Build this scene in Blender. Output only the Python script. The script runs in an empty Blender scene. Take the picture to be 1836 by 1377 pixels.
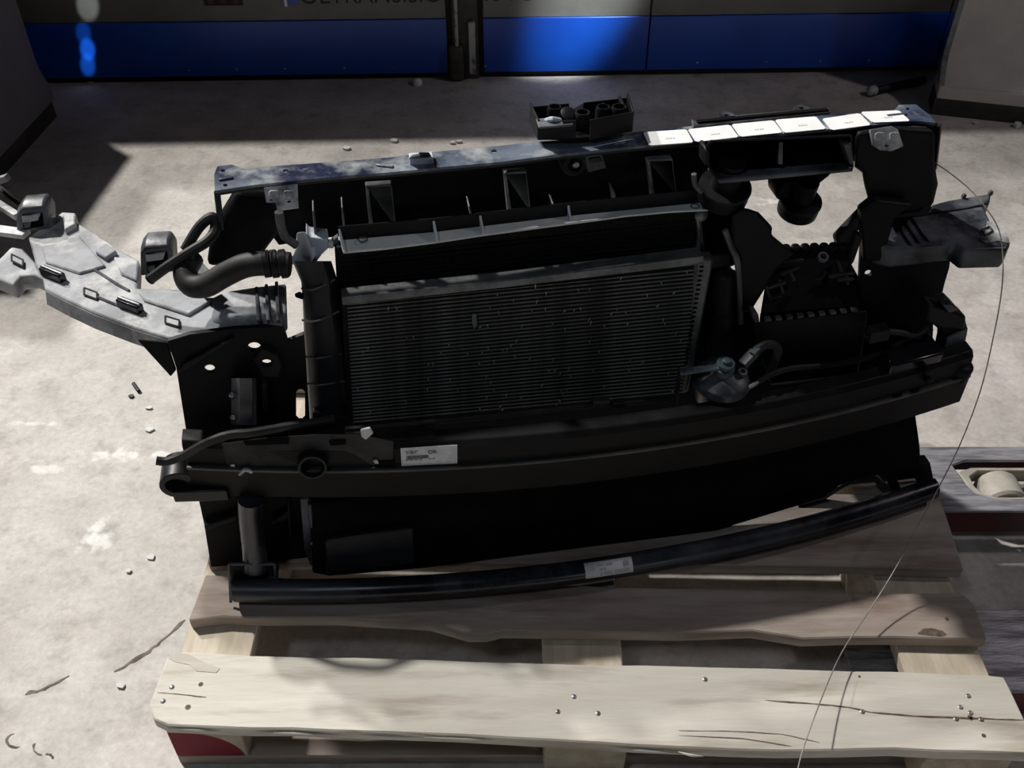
import bpy, bmesh, math, random
from mathutils import Vector, Matrix
from mathutils.geometry import tessellate_polygon
random.seed(7)
sc = bpy.context.scene
C = sc.collection

# ------------------------------------------------------------------ camera
F_PX, PITCH, CAM_H = 1750.0, math.radians(41.0), 1.36
cd = bpy.data.cameras.new('camera'); cam = bpy.data.objects.new('camera', cd); C.objects.link(cam)
cam.location = (0, 0, CAM_H); cam.rotation_euler = (math.radians(90) - PITCH, 0, 0)
cd.sensor_width = 36.0; cd.lens = 36.0 * F_PX / 1836.0; cd.clip_start = 0.02; cd.clip_end = 60
sc.camera = cam

# ------------------------------------------------------------------ world, lamps, exposure
w = bpy.data.worlds.new('World'); sc.world = w; w.use_nodes = True
w.node_tree.nodes['Background'].inputs[0].default_value = (0.75, 0.85, 1.0, 1)
w.node_tree.nodes['Background'].inputs[1].default_value = 0.003
def lamp(name, kind, loc, target, power, col=(1, 1, 1), size=.3, angle=None, blend=.2):
    l = bpy.data.lights.new(name, kind); l.energy = power; l.color = col
    if kind == 'AREA': l.shape = 'DISK'; l.size = size
    else: l.shadow_soft_size = size
    if kind == 'SPOT': l.spot_size = math.radians(angle); l.spot_blend = blend
    o = bpy.data.objects.new(name, l); C.objects.link(o); o.location = loc
    o.rotation_euler = (Vector(target) - Vector(loc)).to_track_quat('-Z', 'Y').to_euler()
    return o
lamp('hall_lamp_back', 'SPOT', (-7.6, 7.85, 12.3), (-.2, .5, 0), 9800, (1, .965, .90), .3, 27, 1.0)
lamp('hall_lamp_back_left', 'SPOT', (-5.9, 6.7, 6.5), (-.3, .5, 0), 2900, (1, .98, .94), .2, 40, 1.0)
lamp('hall_lamp_right', 'AREA', (2.6, 1.75, 2.3), (.6, 1.3, 0), 9, (1, .88, .9), .2)
lamp('bay_pendant', 'SPOT', (-.9, -.5, 3.1), (-.15, .8, .2), 32, (.8, .9, 1), .2, 58, .7)
lamp('front_fill_light', 'AREA', (2.2, -3.2, 1.7), (.3, 2.2, .2), 7, (.86, .92, 1), 1.4)  # unseen low fill added behind the camera to light the front faces
lamp('wall_beam_lamp', 'SPOT', (1.1, 2.1, 2.2), (.27, 3.12, .36), 1000, (.95, .98, 1), .03, 10, 1.0)
for tx, tz, p, an in ((-1.32, .264, 500, 1.5), (-1.358, .172, 260, .75), (-1.36, .118, 900, .95), (-1.374, .066, 500, .6)):
    lamp('wall_gap_light', 'SPOT', (-.6, 1.2, 2.4), (tx, 3.064, tz), p, (.95, .98, 1), .006, an, .6)
vs = sc.view_settings
vs.view_transform = 'Standard'; vs.look = 'None'; vs.exposure = 0.0; vs.gamma = 1.0; vs.use_curve_mapping = False

# ------------------------------------------------------------------ where a sight line meets a plane (measuring aid)
YAW = math.radians(9.5); OX, OY = 0.0, 0.95; PT = 0.145          # PT: height of the pallet deck
cY, sY = math.cos(YAW), math.sin(YAW)
U0, D0 = 0.14, 0.10                                               # base centre of the front end, in its own axes
LEAN = 0.18                                                       # the front end leans back
def ray(px, py):
    x = (px - 918) / F_PX; y = -(py - 688.5) / F_PX
    return x, math.cos(PITCH) + y * math.sin(PITCH), -math.sin(PITCH) + y * math.cos(PITCH)
def G(px, py, z):
    r = ray(px, py); t = (z - CAM_H) / r[2]; return Vector((r[0] * t, r[1] * t, z))
def loc(X, Y, Zz):
    return Vector(((X - OX) * cY + (Y - OY) * sY - U0, -(X - OX) * sY + (Y - OY) * cY - D0, Zz - PT))
def Z(px, py, z): return loc(*G(px, py, z))
def V(px, py, d, k=0.0):
    r = ray(px, py)
    a = -r[0] * sY + r[1] * cY - k * r[2]
    t = (d - OX * sY + OY * cY + k * (CAM_H - PT)) / a
    return loc(r[0] * t, r[1] * t, CAM_H + r[2] * t)
def W(px, py, off): return V(px, py, off, LEAN)                   # leaning plane, off = depth at deck level
def Q(u, d, z): return Vector((u - U0, d - D0, z - PT))           # front end axes -> local
EMPTY_LOC = Vector((OX + U0 * cY - D0 * sY, OY + U0 * sY + D0 * cY, PT))

# ------------------------------------------------------------------ materials
def mat(name, c1, c2=None, scale=6, lo=.42, hi=.62, rough=.5, rough2=None, metal=0, bump=0, bscale=60, stretch=(1, 1, 1), c3=None, s3=40, lo3=.6, hi3=.7, spec=.5, detail=6, wave=None, rnd=0):
    m = bpy.data.materials.new(name); m.use_nodes = True
    nt = m.node_tree; N = nt.nodes; L = nt.links; b = N['Principled BSDF']
    b.inputs['Base Color'].default_value = (*c1, 1); b.inputs['Roughness'].default_value = rough
    b.inputs['Metallic'].default_value = metal; b.inputs['Specular IOR Level'].default_value = spec
    tc = N.new('ShaderNodeTexCoord'); mp = N.new('ShaderNodeMapping'); mp.inputs['Scale'].default_value = stretch
    L.new(tc.outputs['Object'], mp.inputs[0]); vec = mp.outputs[0]
    if rnd:
        oi = N.new('ShaderNodeObjectInfo'); ad = N.new('ShaderNodeVectorMath'); ad.operation = 'MULTIPLY_ADD'
        cmb = N.new('ShaderNodeCombineXYZ')
        for i in range(3): L.new(oi.outputs['Random'], cmb.inputs[i])
        ad.inputs[1].default_value = (rnd,) * 3
        L.new(cmb.outputs[0], ad.inputs[0]); L.new(vec, ad.inputs[2]); vec = ad.outputs[0]
    col = None
    def ramp(sc_, lo_, hi_, det=6):
        n = N.new('ShaderNodeTexNoise'); n.inputs['Scale'].default_value = sc_; n.inputs['Detail'].default_value = det; n.inputs['Roughness'].default_value = .62
        L.new(vec, n.inputs['Vector'])
        r = N.new('ShaderNodeMapRange'); r.inputs[1].default_value = lo_; r.inputs[2].default_value = hi_; r.clamp = True
        L.new(n.outputs[0], r.inputs[0]); return r.outputs[0]
    def mix(f, a, c):
        x = N.new('ShaderNodeMix'); x.data_type = 'RGBA'
        L.new(f, x.inputs[0])
        if hasattr(a, 'is_linked'): L.new(a, x.inputs[6])
        else: x.inputs[6].default_value = (*a, 1)
        if hasattr(c, 'is_linked'): L.new(c, x.inputs[7])
        else: x.inputs[7].default_value = (*c, 1)
        return x.outputs[2]
    if c2 is not None:
        f = ramp(scale, lo, hi, detail); col = mix(f, c1, c2)
        if rough2 is not None:
            r = N.new('ShaderNodeMapRange'); r.inputs[3].default_value = rough; r.inputs[4].default_value = rough2
            L.new(f, r.inputs[0]); L.new(r.outputs[0], b.inputs['Roughness'])
    if c3 is not None:
        col = mix(ramp(s3, lo3, hi3), col if col is not None else c1, c3)
    if col is not None: L.new(col, b.inputs['Base Color'])
    if bump:
        n = N.new('ShaderNodeTexNoise'); n.inputs['Scale'].default_value = bscale; n.inputs['Detail'].default_value = 5
        L.new(vec, n.inputs['Vector'])
        bp = N.new('ShaderNodeBump'); bp.inputs['Strength'].default_value = bump; bp.inputs['Distance'].default_value = .004
        L.new(n.outputs[0], bp.inputs['Height']); L.new(bp.outputs[0], b.inputs['Normal'])
    m['col'] = 0
    return m
BLK = mat('black_plastic', (.006, .006, .007), (.009, .009, .011), 14, rough=.5, bump=.15, bscale=180, spec=.12)
BLK2 = mat('black_plastic_dusty', (.006, .006, .008), (.024, .025, .03), 9, .5, .8, rough=.5, rough2=.75, bump=.15, bscale=120, spec=.2)
RUB = mat('rubber', (.013, .013, .014), (.05, .05, .05), 16, .5, .8, rough=.6, spec=.3)
DUST = mat('dusty_plastic', (.03, .032, .038), (.36, .37, .40), 9, .34, .60, rough=.45, rough2=.8, c3=(.60, .60, .60), s3=12, lo3=.48, hi3=.66, bump=.15, bscale=90)
DUST2 = mat('dusty_plastic_dark', (.018, .02, .026), (.14, .148, .175), 12, .42, .7, rough=.35, rough2=.7, bump=.12, bscale=90)
BOXM = mat('charcoal_plastic', (.013, .014, .018), (.022, .023, .028), 14, rough=.5, spec=.3)
GREYP = mat('grey_plastic', (.46, .52, .60), (.52, .56, .62), 20, rough=.55, bump=.05)  # tone raised to stand in for missing overhead light
RIBM = mat('grey_rib', (.10, .105, .105), (.22, .23, .23), 20, rough=.6)
STRIP = mat('pale_duct_strip', (.60, .62, .62), (.68, .69, .68), 30, rough=.6)  # pale plastic, brightened in place of light from above
PAINT = mat('dark_blue_enamel', (.008, .012, .04), (.11, .14, .19), 9, .40, .66, rough=.3, rough2=.65, c3=(.33, .35, .36), s3=13, lo3=.5, hi3=.66)
STEELB = mat('black_steel', (.006, .006, .008), (.016, .016, .02), 8, .45, .75, rough=.35, rough2=.55, spec=.25)
STEELD = mat('dusty_black_steel', (.005, .005, .006), (.018, .017, .017), 11, .45, .75, rough=.5, rough2=.8, spec=.15)
TUBEM = mat('dusty_gloss_tube', (.007, .008, .012), (.05, .055, .072), 9, .42, .75, rough=.22, rough2=.5)
GLOSS = mat('gloss_black', (.006, .006, .009), (.012, .012, .016), 7, rough=.2, spec=.5)
BRKT = mat('dusty_bracket', (.14, .15, .17), (.55, .56, .58), 45, .38, .62, rough=.5, metal=.2)  # dusty plate, colour also lightened for the missing overhead light
ALU = mat('aluminium', (.09, .095, .1), (.17, .18, .19), 30, rough=.4, metal=.4)
TUBE = mat('condenser_tube', (.10, .10, .094), (.62, .61, .57), 2.6, .42, .68, rough=.42, metal=.3)
FIN = mat('fin_core', (.004, .004, .004), (.012, .012, .011), 300, rough=.7, spec=.2, bump=.6, bscale=400, stretch=(1, 1, .15))
WHITE = mat('white_paper', (.86, .86, .87), (.8, .8, .81), 30, rough=.6)
LABEL = mat('grey_label', (.62, .64, .68), (.5, .52, .55), 60, rough=.5)
INK = mat('ink', (.07, .07, .085), rough=.7)
INK2 = mat('faint_ink', (.42, .42, .44), rough=.7)
ZINC = mat('zinc', (.35, .37, .4), (.2, .2, .22), 40, rough=.35, metal=.8)
BLUEG = mat('blue_grey_metal', (.045, .07, .085), (.08, .11, .13), 50, rough=.35, metal=.4)
WIRE = mat('wire', (.38, .36, .33), (.25, .24, .22), 30, rough=.5, metal=.3)
FORK = mat('worn_steel', (.44, .44, .48), (.16, .16, .18), 10, .4, .62, rough=.38, rough2=.5, metal=.55, stretch=(1, 8, 8), c3=(.5, .5, .53), s3=6, lo3=.6, hi3=.7, bump=.1)
REDP = mat('red_paint', (.10, .008, .012), (.045, .01, .012), 12, rough=.5, c3=(.02, .012, .012), s3=9, lo3=.55, hi3=.65)
ROLL = mat('nylon_roller', (.36, .34, .30), (.26, .24, .21), 20, rough=.6)
WOOD = mat('pallet_wood', (.45, .405, .35), (.53, .49, .43), 5, .35, .65, rough=.75, stretch=(1, 9, 9), c3=(.33, .27, .21), s3=4, lo3=.58, hi3=.72, bump=.25, bscale=14, rnd=9)
WOODF = mat('pale_board_wood', (.56, .525, .465), (.64, .61, .55), 5, .35, .65, rough=.75, stretch=(1, 7, 7), c3=(.37, .32, .26), s3=3.5, lo3=.52, hi3=.72, bump=.25, bscale=14, rnd=9)
WOODD = mat('brown_board_wood', (.30, .245, .21), (.40, .345, .305), 5, .35, .65, rough=.8, stretch=(1, 7, 7), c3=(.17, .11, .085), s3=3, lo3=.5, hi3=.72, bump=.3, bscale=14, rnd=9)
WOODB = mat('block_wood', (.45, .39, .30), (.56, .5, .41), 8, rough=.8, stretch=(6, 1, 6), bump=.2, bscale=20, rnd=5)
KNOT = mat('knot', (.07, .05, .035), (.16, .12, .09), 90, rough=.8)
NAIL = mat('nail', (.42, .42, .44), (.2, .17, .15), 90, rough=.35, metal=.7)
CRACK = mat('crack_dirt', (.09, .075, .06), (.2, .18, .16), 60, rough=.9)
SCRAP = mat('paper_scrap', (.6, .6, .6), rough=.8)
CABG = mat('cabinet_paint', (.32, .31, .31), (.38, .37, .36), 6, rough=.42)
CABS = mat('shaded_cabinet_paint', (.11, .105, .125), (.14, .13, .15), 6, rough=.42)  # purple-grey cabinet paint, darkened to carry the left cabinet's shade
CABD = mat('cabinet_kick', (.02, .02, .02), (.035, .033, .03), 15, rough=.7)
WGREY = mat('wall_grey_panel', (.10, .102, .096), (.13, .132, .125), 5, rough=.4)
WBLUE = mat('wall_blue_panel', (.003, .05, .36), (.004, .065, .42), 4, rough=.32)
WDARK = mat('wall_base_dark', (.012, .012, .012), rough=.7)
POSTM = mat('door_post', (.03, .027, .022), (.06, .055, .05), 20, rough=.6)
RAILM = mat('worn_rail', (.35, .38, .38), (.08, .08, .075), 26, .5, .62, rough=.5)
REDINK = mat('red_print', (.05, .008, .008), rough=.5)
YEL = mat('yellow_mark', (.5, .42, .06), rough=.6)
SHROUD = mat('matt_black_shroud', (.004, .004, .004), (.007, .007, .007), 12, rough=.8, spec=.05)
FACE = mat('dusty_beam_face', (.010, .010, .012), (.05, .05, .052), 13, .42, .72, rough=.6, spec=.2)
BFIN = mat('bright_bent_fin', (.62, .62, .58), (.4, .4, .37), 30, rough=.4, metal=.2)
HOLE = mat('dark_hole', (.003, .003, .003), rough=.9, spec=.1)

# ------------------------------------------------------------------ mesh builder
class MB:
    def __init__(s): s.v = []; s.f = []
    def add(s, vs, fs):
        o = len(s.v); s.v += [Vector(x) for x in vs]; s.f += [tuple(i + o for i in f) for f in fs]; return s
    def prism(s, loops, vec):
        """loops: outer loop then holes, 3D points; vec: one extrusion vector"""
        if not isinstance(loops[0], (list, tuple)): loops = [loops]
        flat = [p for l in loops for p in l]; n = len(flat); vec = Vector(vec)
        tris = tessellate_polygon([[Vector(p) for p in l] for l in loops])
        fs = []
        o = 0
        a = Vector((0, 0, 0)); l0 = loops[0]
        for i in range(len(l0)): a += Vector(l0[i]).cross(Vector(l0[(i + 1) % len(l0)]))
        for t in tris:
            p, q, r = (Vector(flat[i]) for i in t)
            if (q - p).cross(r - p).dot(a) < 0: t = (t[0], t[2], t[1])
            flip = a.dot(vec) > 0
            t1 = tuple(t) if not flip else (t[0], t[2], t[1])
            fs.append(t1); fs.append(tuple(i + n for i in (t1[0], t1[2], t1[1])))
        for l in loops:
            m = len(l)
            for i in range(m): fs.append((o + i, o + (i + 1) % m, n + o + (i + 1) % m, n + o + i))
            o += m
        return s.add([Vector(p) for p in flat] + [Vector(p) + vec for p in flat], fs)
    def box(s, c, size, M=None):
        x, y, z = (k / 2 for k in size); c = Vector(c)
        vs = [Vector((i * x, j * y, k * z)) for k in (-1, 1) for j in (-1, 1) for i in (-1, 1)]
        if M is not None: vs = [M @ p for p in vs]
        return s.add([c + p for p in vs], [(0, 2, 3, 1), (4, 5, 7, 6), (0, 1, 5, 4), (2, 6, 7, 3), (0, 4, 6, 2), (1, 3, 7, 5)])
    def tube(s, pts, r, n=10, sub=4, caps=True):
        pts = [Vector(p) for p in pts]
        if sub > 1 and len(pts) > 2:
            out = []
            P = [pts[0] * 2 - pts[1]] + pts + [pts[-1] * 2 - pts[-2]]
            for i in range(1, len(P) - 2):
                for k in range(sub):
                    t = k / sub; a, b, c, d = P[i - 1:i + 3]
                    out.append(.5 * ((2 * b) + (c - a) * t + (2 * a - 5 * b + 4 * c - d) * t * t + (3 * b - a - 3 * c + d) * t ** 3))
            out.append(pts[-1]); pts = out
        m = len(pts); rad = r if callable(r) else (lambda t: r)
        T = [(pts[min(i + 1, m - 1)] - pts[max(i - 1, 0)]).normalized() for i in range(m)]
        nrm = T[0].orthogonal().normalized(); vs = []
        for i in range(m):
            nrm = (nrm - T[i] * nrm.dot(T[i])).normalized(); bn = T[i].cross(nrm); rr = rad(i / max(1, m - 1))
            vs += [pts[i] + rr * (math.cos(2 * math.pi * k / n) * nrm + math.sin(2 * math.pi * k / n) * bn) for k in range(n)]
        fs = [(i * n + k, i * n + (k + 1) % n, (i + 1) * n + (k + 1) % n, (i + 1) * n + k) for i in range(m - 1) for k in range(n)]
        if caps: fs += [tuple(range(n - 1, -1, -1)), tuple((m - 1) * n + k for k in range(n))]
        return s.add(vs, fs)
    def lathe(s, c, axis, prof, n=24, closed=False):
        """prof: (radius, height along axis)"""
        c = Vector(c); ax = Vector(axis).normalized(); a = ax.orthogonal().normalized(); b = ax.cross(a); m = len(prof)
        vs = [c + ax * h + r * (math.cos(2 * math.pi * k / n) * a + math.sin(2 * math.pi * k / n) * b) for r, h in prof for k in range(n)]
        rng = m if closed else m - 1
        fs = [(i * n + k, i * n + (k + 1) % n, ((i + 1) % m) * n + (k + 1) % n, ((i + 1) % m) * n + k) for i in range(rng) for k in range(n)]
        if not closed: fs += [tuple(range(n - 1, -1, -1)), tuple((m - 1) * n + k for k in range(n))]
        return s.add(vs, fs)
    def loft(s, secs, caps=True):
        n = len(secs[0]); m = len(secs)
        vs = [p for q in secs for p in q]
        fs = [(i * n + k, i * n + (k + 1) % n, (i + 1) * n + (k + 1) % n, (i + 1) * n + k) for i in range(m - 1) for k in range(n)]
        if caps:
            fs += [tuple(range(n - 1, -1, -1)), tuple((m - 1) * n + k for k in range(n))]
        return s.add(vs, fs)
    def build(s, name, m, parent=None, bevel=0, seg=2, smooth=35, subsurf=0, kind=None):
        r_ = parent
        while r_ is not None and r_.parent is not None: r_ = r_.parent
        if r_ is not None and r_.name.startswith('car_front_end'):       # nothing reaches below the deck it stands on
            for p in s.v: p.z = max(p.z, .0006)
        me = bpy.data.meshes.new(name); me.from_pydata([tuple(p) for p in s.v], [], s.f)
        bm = bmesh.new(); bm.from_mesh(me); bmesh.ops.remove_doubles(bm, verts=bm.verts, dist=1e-6)
        bmesh.ops.dissolve_limit(bm, angle_limit=math.radians(.6), verts=bm.verts, edges=bm.edges)
        bmesh.ops.recalc_face_normals(bm, faces=bm.faces)
        bm.to_mesh(me); bm.free()
        me.materials.append(m)
        if smooth:
            me.polygons.foreach_set('use_smooth', [True] * len(me.polygons)); me.set_sharp_from_angle(angle=math.radians(smooth))
        o = bpy.data.objects.new(name, me); C.objects.link(o)
        if parent is not None: o.parent = parent
        if bevel:
            bv = o.modifiers.new('bevel', 'BEVEL'); bv.width = bevel; bv.segments = seg; bv.limit_method = 'ANGLE'; bv.angle_limit = math.radians(40); bv.use_clamp_overlap = True
        if subsurf:
            ss = o.modifiers.new('sub', 'SUBSURF'); ss.levels = subsurf; ss.render_levels = subsurf
        if kind: o['kind'] = kind
        return o
def thing(name, label, cat, at=(0, 0, 0), rz=0, group=None):
    o = bpy.data.objects.new(name, None); C.objects.link(o); o.location = at; o.rotation_euler = (0, 0, rz); o.empty_display_size = .1
    return tag(o, label, cat, group)
def tag(o, label, cat, group=None):
    o['label'] = label; o['category'] = cat
    if group: o['group'] = group
    return o
def struct(o, label, cat):
    o['kind'] = 'structure'; o['label'] = label; o['category'] = cat; return o
def lab(o, label): o['label'] = label; return o
def circ(c, r, a, b, n=16, r2=None):
    r2 = r2 or r
    return [Vector(c) + math.cos(2 * math.pi * k / n) * r * Vector(a) + math.sin(2 * math.pi * k / n) * r2 * Vector(b) for k in range(n)]
def text(name, s, size, m, parent, loc_, rot, extrude=.0003, align='CENTER'):
    c = bpy.data.curves.new(name, 'FONT'); c.body = s; c.size = size; c.extrude = extrude; c.align_x = align; c.materials.append(m)
    t = bpy.data.objects.new(name, c); C.objects.link(t); bpy.context.view_layer.update()
    me = bpy.data.meshes.new_from_object(t.evaluated_get(bpy.context.evaluated_depsgraph_get())); bpy.data.objects.remove(t); bpy.data.curves.remove(c)
    o = bpy.data.objects.new(name, me); C.objects.link(o); o.parent = parent; o.location = loc_; o.rotation_euler = rot
    return o
# ------------------------------------------------------------------ floor
def floor_material():
    m = mat('concrete', (.50, .475, .45), (.36, .34, .32), 3.2, .40, .66, rough=.62, c3=(.30, .28, .26), s3=17, lo3=.50, hi3=.74, bump=.35, bscale=26, detail=9, spec=.3)
    nt = m.node_tree; N = nt.nodes; L = nt.links; b = N['Principled BSDF']
    cur = b.inputs['Base Color'].links[0].from_socket; tc = [n for n in N if n.type == 'TEX_COORD'][0]
    nz = N.new('ShaderNodeTexNoise'); nz.inputs['Scale'].default_value = 34; nz.inputs['Detail'].default_value = 6; L.new(tc.outputs['Object'], nz.inputs[0])
    def stain(px, py, rx, ry, colr, amount, sharp=.12):
        nonlocal cur
        c = G(px, py, 0)
        mp = N.new('ShaderNodeMapping'); mp.vector_type = 'TEXTURE'; mp.inputs['Location'].default_value = c; mp.inputs['Scale'].default_value = (rx, ry, 1)
        L.new(tc.outputs['Object'], mp.inputs[0])
        ln = N.new('ShaderNodeVectorMath'); ln.operation = 'LENGTH'; L.new(mp.outputs[0], ln.inputs[0])
        ad = N.new('ShaderNodeMath'); ad.operation = 'MULTIPLY_ADD'; ad.inputs[1].default_value = 2.6; L.new(nz.outputs[0], ad.inputs[0]); L.new(ln.outputs['Value'], ad.inputs[2])
        mr = N.new('ShaderNodeMapRange'); mr.inputs[1].default_value = 2.0; mr.inputs[2].default_value = 2.0 - sharp * 4; mr.inputs[3].default_value = 0; mr.inputs[4].default_value = amount; L.new(ad.outputs[0], mr.inputs[0])
        x = N.new('ShaderNodeMix'); x.data_type = 'RGBA'; L.new(mr.outputs[0], x.inputs[0]); L.new(cur, x.inputs[6]); x.inputs[7].default_value = (*colr, 1); cur = x.outputs[2]
    wht = (.68, .67, .65)
    for s in ((175, 965, .045, .05, wht, .9), (215, 815, .09, .02, wht, .8), (90, 840, .06, .02, wht, .6), (1385, 362, .05, .03, wht, .8), (60, 760, .08, .012, wht, .6), (290, 815, .05, .014, wht, .7),
              (1800, 660, .05, .03, (.55, .52, .52), .5), (110, 1120, .16, .03, (.34, .29, .25), .55, .3), (60, 560, .2, .16, (.46, .40, .36), .5, .4), (220, 1190, .06, .03, (.3, .27, .25), .5, .3),
              (1750, 640, .25, .3, (.42, .38, .385), .5, .4), (100, 790, .10, .02, (.34, .31, .29), .5, .3), (400, 200, .5, .15, (.3, .29, .25), .5, .4)):
        stain(*s)
    for scl, lo_, hi_, dk in ((85, .3, .75, (.86, 1.2)), (9, .35, .7, (.93, 1.14))):
        n2 = N.new('ShaderNodeTexNoise'); n2.inputs['Scale'].default_value = scl; n2.inputs['Detail'].default_value = 8; n2.inputs['Roughness'].default_value = .7; L.new(tc.outputs['Object'], n2.inputs[0])
        r2 = N.new('ShaderNodeMapRange'); r2.inputs[1].default_value = lo_; r2.inputs[2].default_value = hi_; r2.inputs[3].default_value, r2.inputs[4].default_value = dk; L.new(n2.outputs[0], r2.inputs[0])
        m2 = N.new('ShaderNodeVectorMath'); m2.operation = 'SCALE'; L.new(cur, m2.inputs[0]); L.new(r2.outputs[0], m2.inputs['Scale']); cur = m2.outputs[0]
    L.new(cur, b.inputs['Base Color']); return m
mb = MB(); mb.add([(-6, -5, 0), (6, -5, 0), (6, 7, 0), (-6, 7, 0)], [(0, 1, 2, 3)])
floor = struct(mb.build('floor', floor_material(), smooth=0), 'worn stained grey concrete workshop floor', 'floor')
def ribbon(pts, width, z, jit=.002):
    L_, R_ = [], []
    for i, p in enumerate(pts):
        a = pts[max(0, i - 1)]; b = pts[min(len(pts) - 1, i + 1)]; t = (b - a).normalized(); n = Vector((-t.y, t.x, 0))
        ww = width * random.uniform(.35, 1.1) * (.3 if i in (0, len(pts) - 1) else 1)
        o = n * random.uniform(-jit, jit)
        L_.append(p + o + n * ww / 2 + Vector((0, 0, z))); R_.append(p + o - n * ww / 2 + Vector((0, 0, z)))
    return L_ + R_[::-1]
def crack(path, width):
    pts = []
    for (a, b) in zip(path, path[1:]):
        for k in range(5): pts.append(G(a[0] + (b[0] - a[0]) * k / 5, a[1] + (b[1] - a[1]) * k / 5, 0))
    pts.append(G(*path[-1], 0))
    lp = ribbon(pts, width, .0006); mb = MB(); n = len(lp) // 2
    mb.add(lp, [(i, i + 1, 2 * n - 2 - i, 2 * n - 1 - i) for i in range(n - 1)])
    return mb.build('crack', CRACK, floor, smooth=0)
crack([(333, 1112), (290, 1150), (250, 1180), (205, 1205)], .008)
crack([(125, 1213), (80, 1235), (45, 1245)], .006)
for c, r, a0, a1 in (((28, 1328), 16, 1.7, 5.2), ((78, 1340), 18, 2.6, 4.6), ((84, 1362), 12, .2, 1.8)):
    pts = [G(c[0] + r * math.cos(a0 + (a1 - a0) * k / 8), c[1] - .8 * r * math.sin(a0 + (a1 - a0) * k / 8), 0) for k in range(9)]
    lp = ribbon(pts, .004, .0006, .0006); n = 9; mb = MB(); mb.add(lp, [(i, i + 1, 2 * n - 2 - i, 2 * n - 1 - i) for i in range(n - 1)]); mb.build('scuff_mark', CRACK, floor, smooth=0)

# ------------------------------------------------------------------ back wall
WA = math.atan2(3.158 - 3.061, 1.379 + 1.497)
wl = bpy.data.objects.new('wall_back', None); C.objects.link(wl); wl.location = (-.19, 3.105, 0); wl.rotation_euler = (0, 0, WA)
struct(wl, 'dark partition wall of grey panels with a blue band along the bottom', 'wall')
def wx(px, py=100):                       # along-wall position seen at a pixel column
    r = ray(px, py); n = Vector((-math.sin(WA), math.cos(WA), 0)); p = Vector((-.19, 3.105, 0))
    t = p.dot(n) / (r[0] * n.x + r[1] * n.y); q = Vector((r[0] * t, r[1] * t, 0)) - p
    return q.dot(Vector((math.cos(WA), math.sin(WA), 0)))
WH = 1.0; CH = .6
MB().box((.2, .05, WH / 2), (7.0, .06, WH)).build('backing', WDARK, wl)
cols = [-3.2, wx(100) - .25, wx(804), wx(866), wx(1160), wx(1682), 3.4]
for i, (a, b) in enumerate(zip(cols, cols[1:])):
    if i == 2: continue
    MB().box(((a + b) / 2, .012, (.2 + WH) / 2), (b - a - .004, .016, WH - .2)).build('grey_panel', WGREY, wl, .002)
    MB().box(((a + b) / 2, .009, .111), (b - a - .004, .02, .178)).build('blue_panel', WBLUE, wl, .002)
for px in (340, 425, 512, 618, 706, 870, 1248, 1370, 1466, 1552):
    MB().lathe((wx(px, 128), -.002, .045), (0, -1, 0), [(.004, 0), (.0035, .002), (.0015, .003)], 10).build('rivet', NAIL, wl)
MB().box((wx(818), .0, .06), (.05, .05, .12)).build('door_bolt_housing', POSTM, wl, .012)
MB().box((wx(835), .01, WH / 2), (.085, .02, WH)).build('door_post', POSTM, wl, .003)
MB().box((wx(847), -.012, .11), (.022, .022, .17)).build('worn_rail', RAILM, wl, .003)
MB().tube([(wx(820), -.012, .1), (wx(820), -.012, .6)], .006, 8, 1).build('bolt_rod', RAILM, wl)
text('wall_lettering', 'BOLTRANSISION', .072, WDARK, wl, ((wx(540, 4) + wx(800, 4)) / 2, .0035, .252), (math.pi / 2, 0, 0))
text('wall_lettering', 'AUTO', .072, WDARK, wl, (wx(905, 4), .0035, .254), (math.pi / 2, 0, 0))
MB().box((wx(520, 4), .003, .31), (.055, .004, .12)).build('blue_sign', WBLUE, wl)
MB().box((wx(512, 4), .0, .285), (.008, .003, .08)).build('white_stroke', WHITE, wl)
MB().box((wx(400, 4), .003, .32), (.12, .003, .14)).build('dark_poster', WDARK, wl)
for px in (378, 400, 424): MB().box((wx(px, 4), .0005, .262), (.018, .002, .012)).build('red_print', REDINK, wl)

# ------------------------------------------------------------------ sheet metal cabinets at both ends of the wall
def cabinet(a, b, name, label, depth, ext, fl=1, paint=CABG):
    a = G(*a, 0); b = G(*b, 0); t = (b - a).normalized()
    n = Vector((-t.y, t.x, 0))
    if n.dot(-a) < 0: n = -n                 # towards the viewer
    a2 = a - t * ext[0]; b2 = b + t * ext[1]
    r = thing(name, label, 'cabinet', (a2 + b2) / 2)
    mid = (a2 + b2) / 2; A, B = a2 - mid, b2 - mid
    def sec(prof): return [[P - n * o + Vector((0, 0, z)) for o, z in prof] for P in (A, B)]
    MB().loft(sec([(.012, 0), (.012, .056), (depth, .056), (depth, 0)])).build('kick_plate', CABD, r)
    MB().loft(sec([(0, .057), (0, .098), (.006 * fl, .104), (.065 * fl, .15), (.075 * fl, .18), (.075 * fl, CH), (depth, CH), (depth, .057)])).build('body', paint, r, .004)
    e = A if ext[0] < ext[1] else B
    return r, e, t, n
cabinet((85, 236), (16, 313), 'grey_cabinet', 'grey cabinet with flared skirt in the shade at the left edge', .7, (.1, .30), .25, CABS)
r, e, t, n = cabinet((1669, 208), (1836, 226), 'grey_cabinet', 'light grey cabinet with flared skirt and black kick plate, right of the blue wall', .12, (.0, 1.2))
MB().loft([[e - t * .004 - n * o + Vector((0, 0, z)) for o, z in ((-.002, .1), (.065, .152), (.074, .18), (.074, CH), (.09, CH), (.09, .1))],
           [e + t * .012 - n * (o) + Vector((0, 0, z)) for o, z in ((-.002, .1), (.065, .152), (.074, .18), (.074, CH), (.09, CH), (.09, .1))]]).build('corner_trim', ALU, r)

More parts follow.
